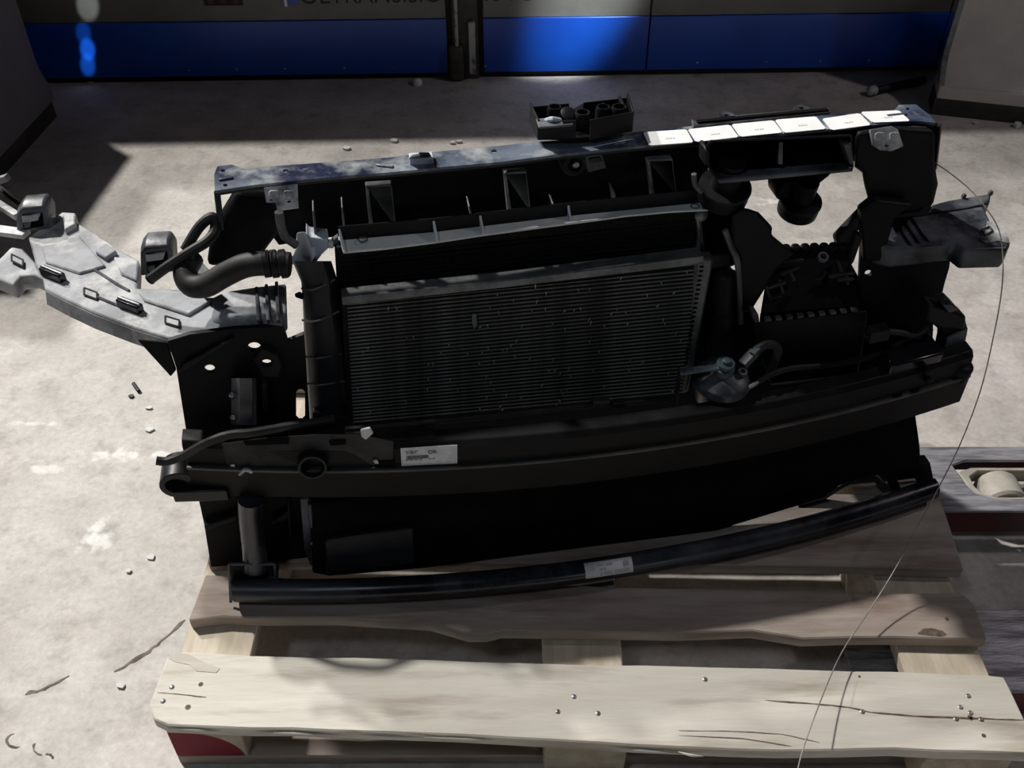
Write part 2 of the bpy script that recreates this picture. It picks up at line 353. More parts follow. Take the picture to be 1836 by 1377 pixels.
# ------------------------------------------------------------------ small things on the floor
def on_floor(px, py): return G(px, py, 0)
p = on_floor(749, 152)
tag(MB().lathe(p, (0, 0, 1), [(.013, 0), (.015, .004), (.015, .012), (.011, .019), (.004, .022)], 16).build('bottle_lid', WHITE, smooth=50), 'round white plastic bottle lid on the floor against the blue wall', 'bottle lid')
a, b = on_floor(1561, 172), on_floor(1655, 150)
r = thing('black_rod', 'black rod with a whitish end lying by the foot of the wall', 'rod', a)
MB().tube([Vector((0, 0, .014)), (b - a) * .5 + Vector((0, 0, .015)), b - a + Vector((0, 0, .014))], .013, 10, 3).build('shaft', RUB, r)
MB().lathe(Vector((0, 0, .0175)), (a - b), [(.016, -.012), (.017, 0), (.014, .012), (.006, .017)], 12).build('end_cap', RAILM, r, smooth=50)
a, b = on_floor(240, 690), on_floor(250, 704)
tag(MB().tube([a + Vector((0, 0, .004)), b + Vector((0, 0, .004))], .004, 8, 1).build('black_peg', RUB), 'short black peg lying on the concrete left of the front end', 'peg')
def chip(px, py, s, name, label, cat, m=SCRAP, h=.004):
    p = on_floor(px, py); n = random.randint(5, 7)
    out = [p + Vector((math.cos(6.283 * k / n) * s * random.uniform(.6, 1.1), math.sin(6.283 * k / n) * s * random.uniform(.45, .9), .0005)) for k in range(n)]
    return tag(MB().prism([q + Vector((0, 0, random.uniform(0, .001))) for q in out], (0, 0, h)).build(name, m), label, cat)
chip(1823, 228, .012, 'pebble', 'small pale pebble in front of the right cabinet', 'pebble', SCRAP, .014)
chip(1750, 221, .016, 'paint_flake', 'pinkish flake at the foot of the right cabinet', 'flake', WOODF, .003)
for px, py, s, l in ((707, 254, .014, 'white paper scrap behind the top beam, left of the two pointed ones'), (812, 258, .010, 'pointed white paper scrap behind the top beam, left of the pair'),
                     (823, 256, .011, 'pointed white paper scrap behind the top beam, right of the pair'), (622, 268, .012, 'thin white paper scrap behind the top beam above its left half')):
    chip(px, py, s, 'paper_scrap', l, 'paper scrap', h=.006)
for px, py, s, l in ((268, 733, .008, 'small white chip on the floor below the black peg'), (268, 771, .011, 'white chip on the floor beside the left side panel'),
                     (271, 1001, .009, 'round white chip on the floor left of the pallet corner'), (231, 1025, .006, 'narrow white chip on the floor left of the pallet'),
                     (218, 1230, .009, 'pale chip on the bluish floor left of the front board')):
    chip(px, py, s, 'white_chip', l, 'chip', h=.003)
chip(236, 712, .008, 'black_crumb', 'flat dark crumb just below the black peg', 'crumb', RUB, .003)

# ------------------------------------------------------------------ pallet truck: two forks reaching in from the right
tr = thing('pallet_truck', 'red pallet truck whose worn steel forks reach under the pallet from the right', 'pallet truck', (1.9, 1.04, 0))
def fork(y0, y1, slot):
    o = Vector((1.9, 1.04, 0)); zt = .085; x0, x1 = .505, 1.75; ym = (y0 + y1) / 2
    top = [(x0, ym - .045), (x0 + .01, ym - .06), (x0 + .07, y0 + .006), (x0 + .16, y0), (x1, y0), (x1, y1), (x0 + .16, y1), (x0 + .07, y1 - .006), (x0 + .01, ym + .06), (x0, ym + .045)]
    s0, s1 = .80, 1.12; a, b = ym - .05, ym + .045
    hole = [(s0 + .0, b - .012), (s0 + .03, b), (s1, b), (s1, a), (s0 + .05, a), (s0 + .018, a + .012), (s0 + .008, a + .035)]
    tp = [[Vector((x, y, zt)) - o for x, y in top]] + ([[Vector((x, y, zt)) - o for x, y in hole]] if slot else [])
    f = MB().prism(tp, (0, 0, -.007)).build('fork', FORK, tr, .0015)
    for yy in (y0 + .003, y1 - .003):
        MB().prism([Vector((x, yy - .003, z)) - o for x, z in ((x0 + .1, zt - .0075), (x0 + .1, zt - .03), (x0 + .2, .03), (x1, .028), (x1, zt - .0075))], (0, .006, 0)).build('side_web', REDP, f)
    if slot:
        rim = [(s0 + .012, b - .02), (s0 + .04, b - .008), (s1, b - .008), (s1, a + .004), (s0 + .055, a + .004), (s0 + .028, a + .014), (s0 + .018, a + .036)]
        inn = [(s0 + .03, b - .03), (s0 + .05, b - .016), (s1, b - .016), (s1, a + .014), (s0 + .058, a + .014), (s0 + .038, a + .022), (s0 + .03, a + .04)]
        MB().prism([[Vector((x, y, zt - .012)) - o for x, y in rim], [Vector((x, y, zt - .012)) - o for x, y in inn]], (0, 0, -.03)).build('roller_frame', ROLL, f, .002)
        for xc in (.885, .985):
            MB().lathe(Vector((xc, a + .016, .042)) - o, (0, 1, 0), [(.012, 0), (.036, .001), (.04, .006), (.04, .052), (.036, .058), (.012, .059)], 28).build('load_roller', ROLL, f)
fork(1.132, 1.290, True); fork(.782, .926, False)
o = Vector((1.9, 1.04, 0))
MB().box(Vector((1.83, 1.036, .2)) - o, (.16, .56, .34)).build('truck_body', REDP, tr, .02)
MB().lathe(Vector((2.02, 1.036, .1)) - o, (0, 1, 0), [(.02, -.08), (.095, -.08), (.1, -.07), (.1, .07), (.095, .08), (.02, .08)], 28).build('steer_wheel', RUB, tr)
MB().tube([Vector((1.95, 1.036, .3)) - o, Vector((2.05, 1.036, .7)) - o, Vector((2.12, 1.036, 1.15)) - o], .018, 10, 2).build('handle', REDP, tr)

# ------------------------------------------------------------------ pallet
po = Vector((.1, 1.06, 0))
pal = thing('wooden_pallet', 'worn wooden pallet carrying the car front end', 'pallet', po)
def jl(pts, step=.05, j=.0012):                 # subdivide an outline in x,y and roughen it
    out = []
    for i, p in enumerate(pts):
        q = pts[(i + 1) % len(pts)]; n = max(1, int((q - p).length / step))
        for k in range(n):
            v = p + (q - p) * (k / n)
            out.append(v + (Vector((random.uniform(-j, j), random.uniform(-j, j), 0)) if k else Vector()))
    return out
def board(name, pts, m, th=.022, bev=.002, label=None):
    b = MB().prism([p - po for p in jl(pts)], (0, 0, -th)).build(name, m, pal, bev, 1)
    if label: lab(b, label)
    return b
P = lambda *l: [G(x, y, PT) for x, y in l]
b1 = board('deck_board', P((268, 1262), (274, 1288), (300, 1300), (600, 1310), (900, 1322), (1220, 1340), (1400, 1346), (1600, 1342), (1862, 1352), (1836, 1287), (1812, 1236), (1800, 1213), (1772, 1190 + 20), (1600, 1203), (1300, 1196), (1000, 1190), (700, 1180), (450, 1175), (330, 1168), (300, 1178)), WOODF, label='pale front board with a long split')
b2 = board('deck_board', P((338, 1112), (400, 1105), (450, 1108), (600, 1107), (690, 1112), (770, 1117), (840, 1137), (872, 1137), (900, 1130), (1000, 1132), (1215, 1135), (1350, 1130), (1440, 1145), (1600, 1142), (1770, 1146), (1748, 1085), (1725, 1062), (1583, 1063), (1108, 1052), (800, 1040), (500, 1035), (368, 1030)), WOODD, label='wavy-edged brown board')
b3 = board('deck_board', P((372, 1008), (700, 1005), (1153, 1014), (1400, 1013), (1728, 1021), (1697, 925), (1682, 887), (1200, 881), (700, 874), (405, 870)), WOODD)
b4 = board('deck_board', P((415, 862), (1000, 868), (1540, 872), (1661, 873), (1630, 798), (1000, 790), (440, 785)), WOOD)
b5 = board('deck_board', P((475, 690), (1000, 694), (1580, 698), (1557, 635), (1000, 630), (500, 625)), WOOD)
SZ = PT - .0222
def slab(name, x0, x1, y0, y1, z0, z1, m, parent=pal):
    return MB().box(Vector(((x0 + x1) / 2, (y0 + y1) / 2, (z0 + z1) / 2)) - po, (x1 - x0, y1 - y0, z1 - z0)).build(name, m, parent, .002, 1)
sx = [(G(335, 1130, SZ).x, G(456, 1150, SZ).x), (G(972, 1160, SZ).x, G(1114, 1160, SZ).x), (G(1612, 1175, SZ).x, G(1762, 1180, SZ).x)]
SY = (.712, .692, .668)
for (a, b), y_ in zip(sx, SY): slab('stringer_board', a, b, y_, 1.47, SZ - .022, SZ, WOODB)
RB = bpy.data.materials.new('painted_block_wood'); RB = WOODB.copy(); RB.name = 'red_painted_block'
nt = RB.node_tree; N = nt.nodes; Lk = nt.links; bb = N['Principled BSDF']; cur = bb.inputs['Base Color'].links[0].from_socket; tcn = [n for n in N if n.type == 'TEX_COORD'][0]
mp = N.new('ShaderNodeMapping'); mp.vector_type = 'TEXTURE'; cpt = Vector((-.47, .715, .02)) - po; mp.inputs['Location'].default_value = cpt; mp.inputs['Scale'].default_value = (.085, .2, .07); Lk.new(tcn.outputs['Object'], mp.inputs[0])
ln = N.new('ShaderNodeVectorMath'); ln.operation = 'LENGTH'; Lk.new(mp.outputs[0], ln.inputs[0])
mr = N.new('ShaderNodeMapRange'); mr.inputs[1].default_value = 1.0; mr.inputs[2].default_value = .97; Lk.new(ln.outputs['Value'], mr.inputs[0])
mx = N.new('ShaderNodeMix'); mx.data_type = 'RGBA'; Lk.new(mr.outputs[0], mx.inputs[0]); Lk.new(cur, mx.inputs[6]); mx.inputs[7].default_value = (.20, .012, .03, 1); Lk.new(mx.outputs[2], bb.inputs['Base Color'])
for j, (y0, y1) in enumerate(((None, .776), (.955, 1.10), (1.37, 1.465))):
    if j != 1: slab('base_board', sx[0][0], sx[2][1], y0 or .715, y1, 0, .022, WOODD)
    for i, (a, b) in enumerate(sx):
        k = slab('block', a, b, y0 or SY[i] + .003, y1, .0222 if j != 1 else 0, SZ - .0222, RB if (i, j) == (0, 0) else WOODB)
        if (i, j) == (0, 0): lab(k, 'corner block with red paint')
lab(MB().prism([G(x, y, PT + .0006) - po for x, y in ((302, 1180), (316, 1172), (336, 1172), (360, 1184), (394, 1198), (388, 1206), (352, 1203), (340, 1192), (312, 1186))], (0, 0, -.002)).build('bark_edge', WOOD, b1, 0), 'brown bark edge')
def nail(px, py, r=.0035, m=NAIL, name='nail', h=.0016):
    p = G(px, py, PT) - po; MB().lathe(p, (0, 0, 1), [(r, -.004), (r, h * .5), (r * .6, h)], 10).build(name, m, b1 if py > 1165 else b2)
for q in ((308, 1232), (292, 1257), (1000, 1276), (1029, 1249), (1072, 1279), (1736, 1248), (1722, 1268), (1714, 1289), (1759, 1290), (1546, 1276), (1264, 1218), (1740, 1278)): nail(*q)
for q in ((337, 1268, .004), (360, 1227, .0035), (1764, 1319, .003), (1740, 1287, .004), (1541, 1213, .002)): nail(*q, m=KNOT, name='knot', h=.0004)
lab(MB().prism([G(x, y, PT + .0006) - po for x, y in ((1645, 1136), (1655, 1127), (1670, 1126), (1690, 1131), (1698, 1138), (1688, 1141), (1665, 1139))], (0, 0, -.002)).build('knot', KNOT, b2, 0), 'dark knot')
for q in ((1698, 1110, .003),): nail(*q, m=KNOT, name='knot', h=.0004)
def split(path, wd, par):
    pts = []
    for a, b in zip(path, path[1:]):
        for k in range(4): pts.append(G(a[0] + (b[0] - a[0]) * k / 4, a[1] + (b[1] - a[1]) * k / 4, PT) - po)
    pts.append(G(*path[-1], PT) - po)
    lp = ribbon(pts, wd, .0004, .0004); n = len(pts); mb = MB(); mb.add(lp, [(i, i + 1, 2 * n - 2 - i, 2 * n - 1 - i) for i in range(n - 1)]); mb.build('split', KNOT, par, smooth=0)
split([(1372, 1256), (1460, 1262), (1520, 1268), (1560, 1277), (1640, 1284), (1740, 1288), (1834, 1291)], .0028, b1)
split([(1216, 1310), (1300, 1311), (1400, 1316), (1470, 1332)], .0016, b1); split([(1216, 1319), (1330, 1324), (1420, 1338)], .0018, b1)
split([(282, 1242), (330, 1246), (370, 1250)], .0016, b1); split([(605, 1312), (700, 1312), (800, 1320)], .0015, b1)
for i, (x0, y0, x1, y1) in enumerate(((300, 1304, 420, 1310), (420, 1308, 640, 1318), (600, 1312, 800, 1322), (760, 1322, 960, 1324), (940, 1320, 1200, 1340), (1030, 1330, 1262, 1354), (1216, 1348, 1262, 1356), (1216, 1334, 1330, 1345), (270, 1262, 285, 1266))):
    a, b = G(x0, y0, PT - .006 - .0012 * (i % 3)) - po, G(x1, y1, PT - .012) - po
    MB().tube([a, (a + b) / 2 + Vector((0, -.003, .002)), b], lambda t: .0022 * (1 - .75 * abs(2 * t - 1)), 6, 4).build('splinter', WOODF, b1)

# ------------------------------------------------------------------ the car front end
car = thing('car_front_end', 'black car front end with radiator, condenser and bumper beam standing on the pallet', 'car part', EMPTY_LOC, YAW)
DY = Vector((0, 1, 0)); DZ = Vector((0, 0, 1)); DX = Vector((1, 0, 0))
def front(name, outl, off, th, m, parent=car, holes=(), bevel=.0015, lean=True, kk=LEAN, **k):
    f = (lambda p: V(p[0], p[1], off, kk)) if lean else (lambda p: V(p[0], p[1], off))
    return MB().prism([[f(p) for p in outl]] + [[f(p) for p in h] for h in holes], (0, th, 0)).build(name, m, parent, bevel, **k)
def top(name, outl, z, th, m, parent=car, holes=(), bevel=.0015, **k):
    f = lambda p: Z(p[0], p[1], p[2] if len(p) > 2 else z)
    return MB().prism([[f(p) for p in outl]] + [[f(p) for p in h] for h in holes], (0, 0, -th)).build(name, m, parent, bevel, **k)
def ell(cx, cy, rx, ry, n=14): return [(cx + rx * math.cos(6.2832 * k / n), cy + ry * math.sin(6.2832 * k / n)) for k in range(n)]
def rr(x0, y0, x1, y1, c=4): return [(x0 + c, y0), (x1 - c, y0), (x1, y0 + c), (x1, y1 - c), (x1 - c, y1), (x0 + c, y1), (x0, y1 - c), (x0, y0 + c)]
def bar(name, a, b, wd, th, m, parent=car, bevel=.001, up=DZ):
    a, b = Vector(a), Vector(b); t = (b - a).normalized(); s_ = t.cross(Vector(up)).normalized(); n = s_.cross(t)
    M = Matrix((s_, t, n)).transposed()
    return MB().box((a + b) / 2, (wd, (b - a).length, th), M).build(name, m, parent, bevel)

# --- upper cross beam
ZB = .715
fr = [(385, 342), (460, 331), (500, 327), (600, 317), (700, 309), (800, 299), (900, 290), (1000, 277), (1140, 262), (1240, 254), (1320, 246), (1400, 240), (1490, 231), (1560, 225), (1640, 217), (1678, 220)]
bk = [(1668, 207), (1642, 187), (1612, 188), (1600, 200), (1480, 206), (1400, 213), (1320, 220), (1230, 227), (1140, 237), (1040, 249), (950, 255), (900, 261), (760, 274), (700, 282), (600, 290), (500, 297), (440, 303), (415, 295), (390, 298), (384, 312)]
beam = top('upper_beam', fr + bk, ZB, .004, PAINT, holes=[ell(512, 306, 5, 3), ell(886, 271, 5, 3), ell(400, 306, 4, 2.5), ell(404, 332, 4, 2.5), ell(1628, 195, 4, 2.5)])
lab(beam, 'dark blue painted top beam, dusty')
secs = []
for p in fr:
    q = Z(p[0], p[1], ZB - .002); secs.append([q + Vector((0, -.0005, .001)), q + Vector((0, -.001, -.007)), q + Vector((0, .002, -.007)), q + Vector((0, .003, .001))])
MB().loft(secs).build('front_lip', STEELB, beam)
MB().box(Z(760, 290, ZB - .012), (.02, .02, .02)).build('weld_nut', STEELB, beam)
for x0, y0, x1, y1 in ((675, 295, 705, 299), (392, 322, 418, 318), (1590, 208, 1625, 204)):
    bar('raised_bead', Z(x0, y0, ZB + .001), Z(x1, y1, ZB + .001), .006, .003, PAINT, beam, .0012)
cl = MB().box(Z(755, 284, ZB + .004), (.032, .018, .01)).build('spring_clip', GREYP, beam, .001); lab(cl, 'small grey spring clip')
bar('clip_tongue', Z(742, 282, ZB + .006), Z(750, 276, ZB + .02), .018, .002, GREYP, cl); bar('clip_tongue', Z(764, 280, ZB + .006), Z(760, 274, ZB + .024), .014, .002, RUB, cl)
# white labels along the right half of the beam
s = 3.53
LB = [((45, 200), (320, 182), (365, 265), (85, 285)), ((328, 182), (595, 153), (652, 232), (380, 262)), ((605, 150), (870, 125), (930, 203), (660, 230)), ((880, 122), (1140, 100), (1205, 180), (940, 205)), ((1178, 115), (1415, 80), (1490, 155), (1240, 188)), ((1422, 72), (1665, 62), (1738, 130), (1500, 140))]
for q in LB:
    pts = [Z(1140 + x / s, 180 + y / s, ZB + .0018) for x, y in q]; c = sum(pts, Vector()) / 4; out = []
    for i, p in enumerate(pts):
        a, b = pts[i - 1], pts[(i + 1) % 4]
        out += [p + (a - p).normalized() * .003, p + (b - p).normalized() * .003]
    l_ = MB().prism(out, (0, 0, -.001)).build('white_label', WHITE, beam, 0, smooth=0)
    ax = (pts[1] - pts[0]).normalized(); ay = Vector((-ax.y, ax.x, 0)); cc = c - ay * .004 + ax * .002
    for k in range(4): MB().box(cc + ax * (.0035 * (k - 1.5)) + DZ * .0002, (.0022, .003, .0003), Matrix((ax, ay, DZ)).transposed()).build('faint_print', INK2, l_, smooth=0)
# left leg and right bracket of the beam
bar('beam_leg', Z(389, 343, ZB - .004), W(397, 412, .19), .008, .004, STEELB)
bar('beam_leg', Z(1676, 222, ZB - .004), V(1668, 300, .30), .02, .006, STEELB)
for nm, o_, hs in (('mounting_bracket', [(473, 336), (512, 332), (533, 330), (535, 372), (497, 377), (494, 362), (477, 362)], [ell(518, 361, 4, 2.5), ell(486, 358, 3, 2)]), ('mounting_bracket', [(1560, 232), (1598, 226), (1610, 232), (1620, 262), (1600, 270), (1580, 268), (1565, 258)], [ell(1590, 261, 4, 2.5)])):
    br = MB().prism([[V(x, y, -.115, .62) for x, y in o_]] + [[V(x, y, -.115, .62) for x, y in h] for h in hs], (0, .003, -.003)).build(nm, BRKT, car, .0008)
    lab(br, 'dusty grey bracket plate')
    cx = sum(p[0] for p in o_) / len(o_)
    for dx in (-12, 14):
        MB().prism([V(x, y, -.118, .62) for x, y in rr(cx + dx - 9, o_[0][1] + 5, cx + dx + 9, o_[0][1] + 20, 3)], (0, .004, -.004)).build('raised_pad', BRKT, br, .001)

# --- black plastic panel behind / under the beam with box ribs
front('upper_panel', [(470, 345), (560, 325), (700, 315), (900, 296), (1140, 268), (1265, 262), (1275, 345), (1240, 360), (1000, 390), (800, 412), (600, 425), (500, 440), (470, 400)], .215, .006, BLK)
for x0, x1, y0, y1 in ((655, 702, 333, 412), (903, 944, 310, 386), (1160, 1206, 287, 357)):
    a = [(x0, y0), (x1, y0 - 3), (x1 + 8, y1 - 6), (x0 + 8, y1)]; b = [(x0 + 6, y0 + 6), (x1 - 3, y0 + 3), (x1 + 4, y1 - 6), (x0 + 15, y1)]
    front('box_rib', a[:2] + [a[2], b[2], b[1], b[0], b[3], a[3]], .168, .012, RIBM)
for x, y0, y1 in ((612, 372, 420), (840, 370, 392), (1100, 345, 372), (560, 378, 430), (990, 365, 380)):
    front('stiffening_rib', [(x, y0), (x + 3, y0), (x + 8, y1), (x + 4, y1)], .17, .03, RIBM)
bo = MB().lathe(W(1030, 293, .19), (0, -1, 0), [(.02, -.02), (.02, 0), (.016, .004), (.011, .004), (.011, -.002), (.006, -.002), (.006, .006), (.003, .006)], 20).build('bolt_boss', BLK2, car)
MB().lathe(W(1032, 294, .182), (0, -1, 0), [(.005, 0), (.005, .004), (.002, .005)], 6).build('bolt', ZINC, bo)
lt = front('latch_clip', [(1046, 280), (1080, 274), (1088, 302), (1055, 310)], .185, .012, DUST2, bevel=.002)
front('clip_recess', [(1055, 284), (1076, 281), (1080, 290), (1058, 294)], .1835, .003, GLOSS, lt)

# --- bonnet latch tray standing behind the beam
T = lambda x, y, z: Z(920 + x / 7.06, 160 + y / 7.06, z)
tray = MB().prism([T(320, 640, .722), (T(700, 655, .722)), T(960, 640, .722), T(1500, 530, .722), T(1530, 330, .722), T(1430, 170, .722), T(880, 210, .722), T(760, 280, .722), T(220, 270, .722)], (0, 0, .004)).build('latch_tray', BLK, car, .001)
lab(tray, 'open black plastic latch tray behind the beam')
def wallp(pts, h, th=.0025, m=BLK2, nm='tray_wall'):
    secs = []
    pts = [Vector(p) for p in pts]
    for i, p in enumerate(pts):
        t = (pts[min(i + 1, len(pts) - 1)] - pts[max(i - 1, 0)]).normalized(); n = Vector((-t.y, t.x, 0)) * th / 2
        secs.append([p - n, p + n, p + n + DZ * h, p - n + DZ * h])
    return MB().loft(secs).build(nm, m, tray, .0006)
wallp([T(320, 640, .724), T(790, 630, .724)], .028)
wallp([T(965, 640, .724), T(1500, 535, .724)], .030)
wallp([T(320, 640, .724), T(215, 420, .724)], .030)
wallp([T(225, 420, .724), T(700, 380, .724)], .024)
wallp([T(880, 350, .724), T(1430, 290, .724)], .022)
wallp([T(1500, 535, .724), T(1430, 290, .724)], .030)
wallp([T(1130, 330, .724), T(1160, 420, .724)], .020)
MB().prism([T(290, 370, .752), T(590, 345, .752), T(640, 440, .752), T(765, 425, .752), T(760, 445, .752), T(325, 480, .752)], (0, 0, -.003)).build('tray_shelf', DUST2, tray, .0008)
for x, y, r in ((520, 400, .011), (1330, 400, .012), (1130, 400, .011), (870, 470, .012)):
    MB().lathe(T(x, y, .728), (0, 0, 1), [(r, 0), (r, .018), (r * .85, .022), (r * .7, .022), (r * .7, .004)], 20).build('tray_cup', BLK2, tray)
MB().lathe(T(700, 330, .745), (.3, -.5, 1), [(.012, 0), (.013, .003), (.009, .006), (.003, .007)], 18).build('tray_cap', BLK2, tray)
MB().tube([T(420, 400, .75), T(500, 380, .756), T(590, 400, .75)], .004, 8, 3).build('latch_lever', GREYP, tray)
wallp([T(1330, 300, .724), T(1380, 400, .724)], .026, .004)

# --- pale duct strip on top of the radiator
ZS = .632
def SP(x, y, z=ZS): return Z(500 + x / 2.961, 350 + y / 2.961, z)
stp = MB().prism([SP(340, 302, ZS - .006), SP(560, 282, ZS - .006), SP(830, 248, ZS - .005), SP(1080, 210, ZS - .003), SP(1530, 150), SP(1700, 128), SP(1836, 108), Z(1200, 379, ZS), Z(1294, 374, ZS), Z(1287, 360, ZS), Z(1120, 377, ZS), SP(1530, 110), SP(1065, 165), SP(820, 195), SP(325, 238)], (0, 0, -.003)).build('duct_strip', STRIP, car, .0006); lab(stp, 'pale grey duct strip over the radiator')
bw = [SP(322, 236), SP(820, 193), SP(1065, 164), SP(1530, 109), SP(1836, 78), Z(1200, 368, ZS), Z(1287, 359, ZS)]
secs = [[p + Vector((0, 0, -.003)), p + Vector((0, .003, -.003)), p + Vector((0, .006, .018)), p + Vector((0, .004, .018))] for p in bw]
MB().loft(secs).build('strip_wall', BLK2, stp)
for (x, y, x2, y2) in ((322, 236, 345, 300), (820, 193, 838, 248), (1065, 164, 1082, 212), (1530, 109, 1545, 152)):
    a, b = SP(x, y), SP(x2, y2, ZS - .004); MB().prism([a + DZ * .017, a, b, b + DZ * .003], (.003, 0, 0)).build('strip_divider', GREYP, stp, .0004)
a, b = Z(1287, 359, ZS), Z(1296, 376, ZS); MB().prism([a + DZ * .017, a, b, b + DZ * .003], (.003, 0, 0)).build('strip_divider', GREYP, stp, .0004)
for c in (SP(445, 236, ZS + .0005), Z(1246, 370, ZS + .0005)):
    MB().lathe(c, (0, 0, 1), [(.0068, 0), (.0068, .0012), (.0055, .0012), (.0055, 0)], 18, True).build('moulded_ring', INK, stp)

# --- radiator core, left tank, right tank
rad = front('radiator_core', [(600, 445), (700, 432), (900, 405), (1250, 375), (1265, 470), (1250, 700), (620, 770)], .155, .02, FIN)
N_R = 12
a0, a1, b0, b1_ = W(608, 462, .1545), W(1252, 392, .1545), W(614, 552, .1545), W(1256, 480, .1545)
for k in range(N_R):
    t = (k + .5) / N_R; bar('radiator_tube', a0.lerp(b0, t), a1.lerp(b1_, t), .004, .0016, mat_dark_tube if 'mat_dark_tube' in globals() else FIN, rad, 0)
tank = MB().loft([[W(x0, y, o) for x0, o in ((xl, .165), (xl + 4, .135), (xl + 22, .122), (xr - 14, .122), (xr, .135), (xr + 2, .165))] for y, xl, xr in ((468, 524, 592), (505, 540, 604), (540, 543, 606), (600, 545, 614), (680, 550, 620), (765, 556, 628))]).build('radiator_tank', BOXM, car, smooth=50)
for y, x0, x1 in ((517, 541, 600), (574, 542, 608), (640, 548, 612), (688, 552, 618), (757, 558, 622)):
    MB().tube([W(x0, y, .133), W((x0 + x1) / 2 - 8, y + 2, .118), W(x1, y - 16 if y < 600 else y - 5, .128)], .0016, 6, 4).build('tank_hoop', DUST2, tank)
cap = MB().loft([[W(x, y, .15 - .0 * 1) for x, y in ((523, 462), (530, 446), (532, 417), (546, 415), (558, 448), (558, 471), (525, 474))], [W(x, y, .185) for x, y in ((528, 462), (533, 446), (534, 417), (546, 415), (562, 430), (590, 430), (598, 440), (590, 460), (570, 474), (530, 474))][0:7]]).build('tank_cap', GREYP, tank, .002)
lab(cap, 'pale blue-grey moulded cap')
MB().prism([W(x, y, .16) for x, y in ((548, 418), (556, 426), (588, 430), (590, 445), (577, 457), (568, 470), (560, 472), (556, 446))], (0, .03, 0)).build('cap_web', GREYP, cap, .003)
MB().box(W(593, 437, .165), (.007, .012, .008)).build('cap_pin', STRIP, cap, .001)
front('tank_tab', [(595, 432), (606, 424), (608, 442), (592, 444)], .165, .01, DUST2, tank)
front('vent_plug', [(528, 530), (538, 526), (546, 532), (543, 538), (530, 534)], .16, .006, BLK, tank)

# --- condenser in front of the radiator
cond = front('condenser_core', [(612, 540), (1248, 474), (1228, 706), (626, 770)], .115, .012, FIN)
N_T = 34
tl, tr_, bl, br_ = W(622, 545, .113), W(1246, 483, .113), W(634, 762, .113), W(1228, 708, .113)
tmesh = None
for k in range(N_T):
    t = (k + .3) / N_T; a, b = tl.lerp(bl, t), tr_.lerp(br_, t)
    if tmesh is None:
        o_ = bar('tube', (-.5, 0, 0), (.5, 0, 0), .014, .0022, TUBE, cond, 0); tmesh = o_
    else:
        o_ = tmesh.copy(); C.objects.link(o_)
    dv = (b - a); o_.location = (a + b) / 2 + DY * .006; o_.scale = (dv.length, 1, 1); o_.rotation_euler = (0, -math.atan2(dv.z, dv.x), math.atan2(dv.y, dv.x))
# bent fins and grit caught between the tubes
for k in range(130):
    u_, t = random.random(), (random.randint(0, N_T - 1) + .75) / N_T
    if u_ < .3 and random.random() < .55: continue
    p = tl.lerp(bl, t).lerp(tr_.lerp(br_, t), u_)
    ln_ = random.uniform(.003, .008)
    bar('bent_fin', p, p + Vector((random.uniform(-.003, .003), -.0015, ln_)), .0012, .0008, BFIN, cond, 0, up=DX)
front('leaf_scrap', [(846, 563), (854, 562), (856, 585), (850, 590), (846, 580)], .108, .001, BLUEG, cond)
front('condenser_top_rail', [(612, 534), (900, 504), (1262, 458), (1264, 474), (900, 517), (614, 548)], .108, .024, ALU, cond)
hd = front('condenser_header', [(1246, 466), (1282, 462), (1248, 640), (1236, 706), (1224, 706), (1240, 600)], .108, .022, ALU, cond, bevel=.005)
for k in range(22):
    y = 478 + k * 8.2; x = 1258 - k * 1.35
    front('header_slot', [(x - 3, y), (x + 4, y - 1), (x + 4, y + 1.6), (x - 3, y + 2.6)], .1068, .002, HOLE, hd, bevel=0)
a, b = W(1300, 488, .125), W(1291, 650, .125)
ax = b - a
dr = MB().lathe(a, ax, [(.006, -.004), (.016, 0), (.02, .006), (.02, ax.length - .008), (.016, ax.length), (.006, ax.length + .003)], 22).build('receiver_drier', BLK2, cond, smooth=50)
MB().lathe(a + ax * .42, ax, [(.021, -.003), (.0215, 0), (.021, .003)], 22).build('drier_band', BLK, dr)
front('condenser_bracket', [(1262, 460), (1308, 456), (1312, 478), (1280, 482), (1264, 478)], .125, .006, BLK2, cond)
MB().tube([W(1250, 385, .15), W(1254, 420, .15), W(1249, 462, .14)], .004, 8, 3).build('coolant_pipe', ALU, car)
MB().lathe(W(1256, 384, .145), (0, -1, .3), [(.01, -.004), (.01, .004), (.005, .007)], 14).build('pipe_flange', ALU, car)

# --- left side panel
front('side_panel', [(300, 612), (340, 600), (420, 590), (508, 585), (516, 612), (545, 600), (548, 640), (556, 770), (590, 800), (600, 1000), (585, 1030), (480, 1028), (380, 1022), (366, 940), (346, 850), (316, 660)], .09, .008, BLK,
      holes=[ell(456, 622, 12, 8), ell(478, 652, 10, 7.5), ell(376, 662, 10, 8), rr(531, 698, 547, 756, 5)], bevel=.002)
pn = front('panel_brace', [(320, 670), (345, 658), (420, 610), (418, 606), (330, 652)], .082, .012, BLK2)
front('gusset_plate', [(455, 645), (470, 625), (498, 640), (505, 655), (500, 678), (470, 676)], .078, .012, BLK2, holes=[ell(478, 652, 10, 7.5)])
cyl = MB().loft([[W(x, y, o) for x, o in ((414, .09), (416, .07), (430, .055), (452, .055), (460, .07), (460, .09))] for y in (678, 690, 730, 762)]).build('mount_post', DUST2, car, smooth=50)
for p in ((417, 708), (419, 748)): MB().lathe(W(*p, .064), (0, -1, .2), [(.005, -.002), (.005, .002), (.002, .004)], 10).build('bolt', ZINC, cyl)
front('post_side', [(468, 690), (478, 688), (480, 740), (470, 744)], .07, .03, BLK2)
front('lower_ledge', [(366, 944), (425, 925), (425, 935), (368, 952)], .075, .03, BLK2)
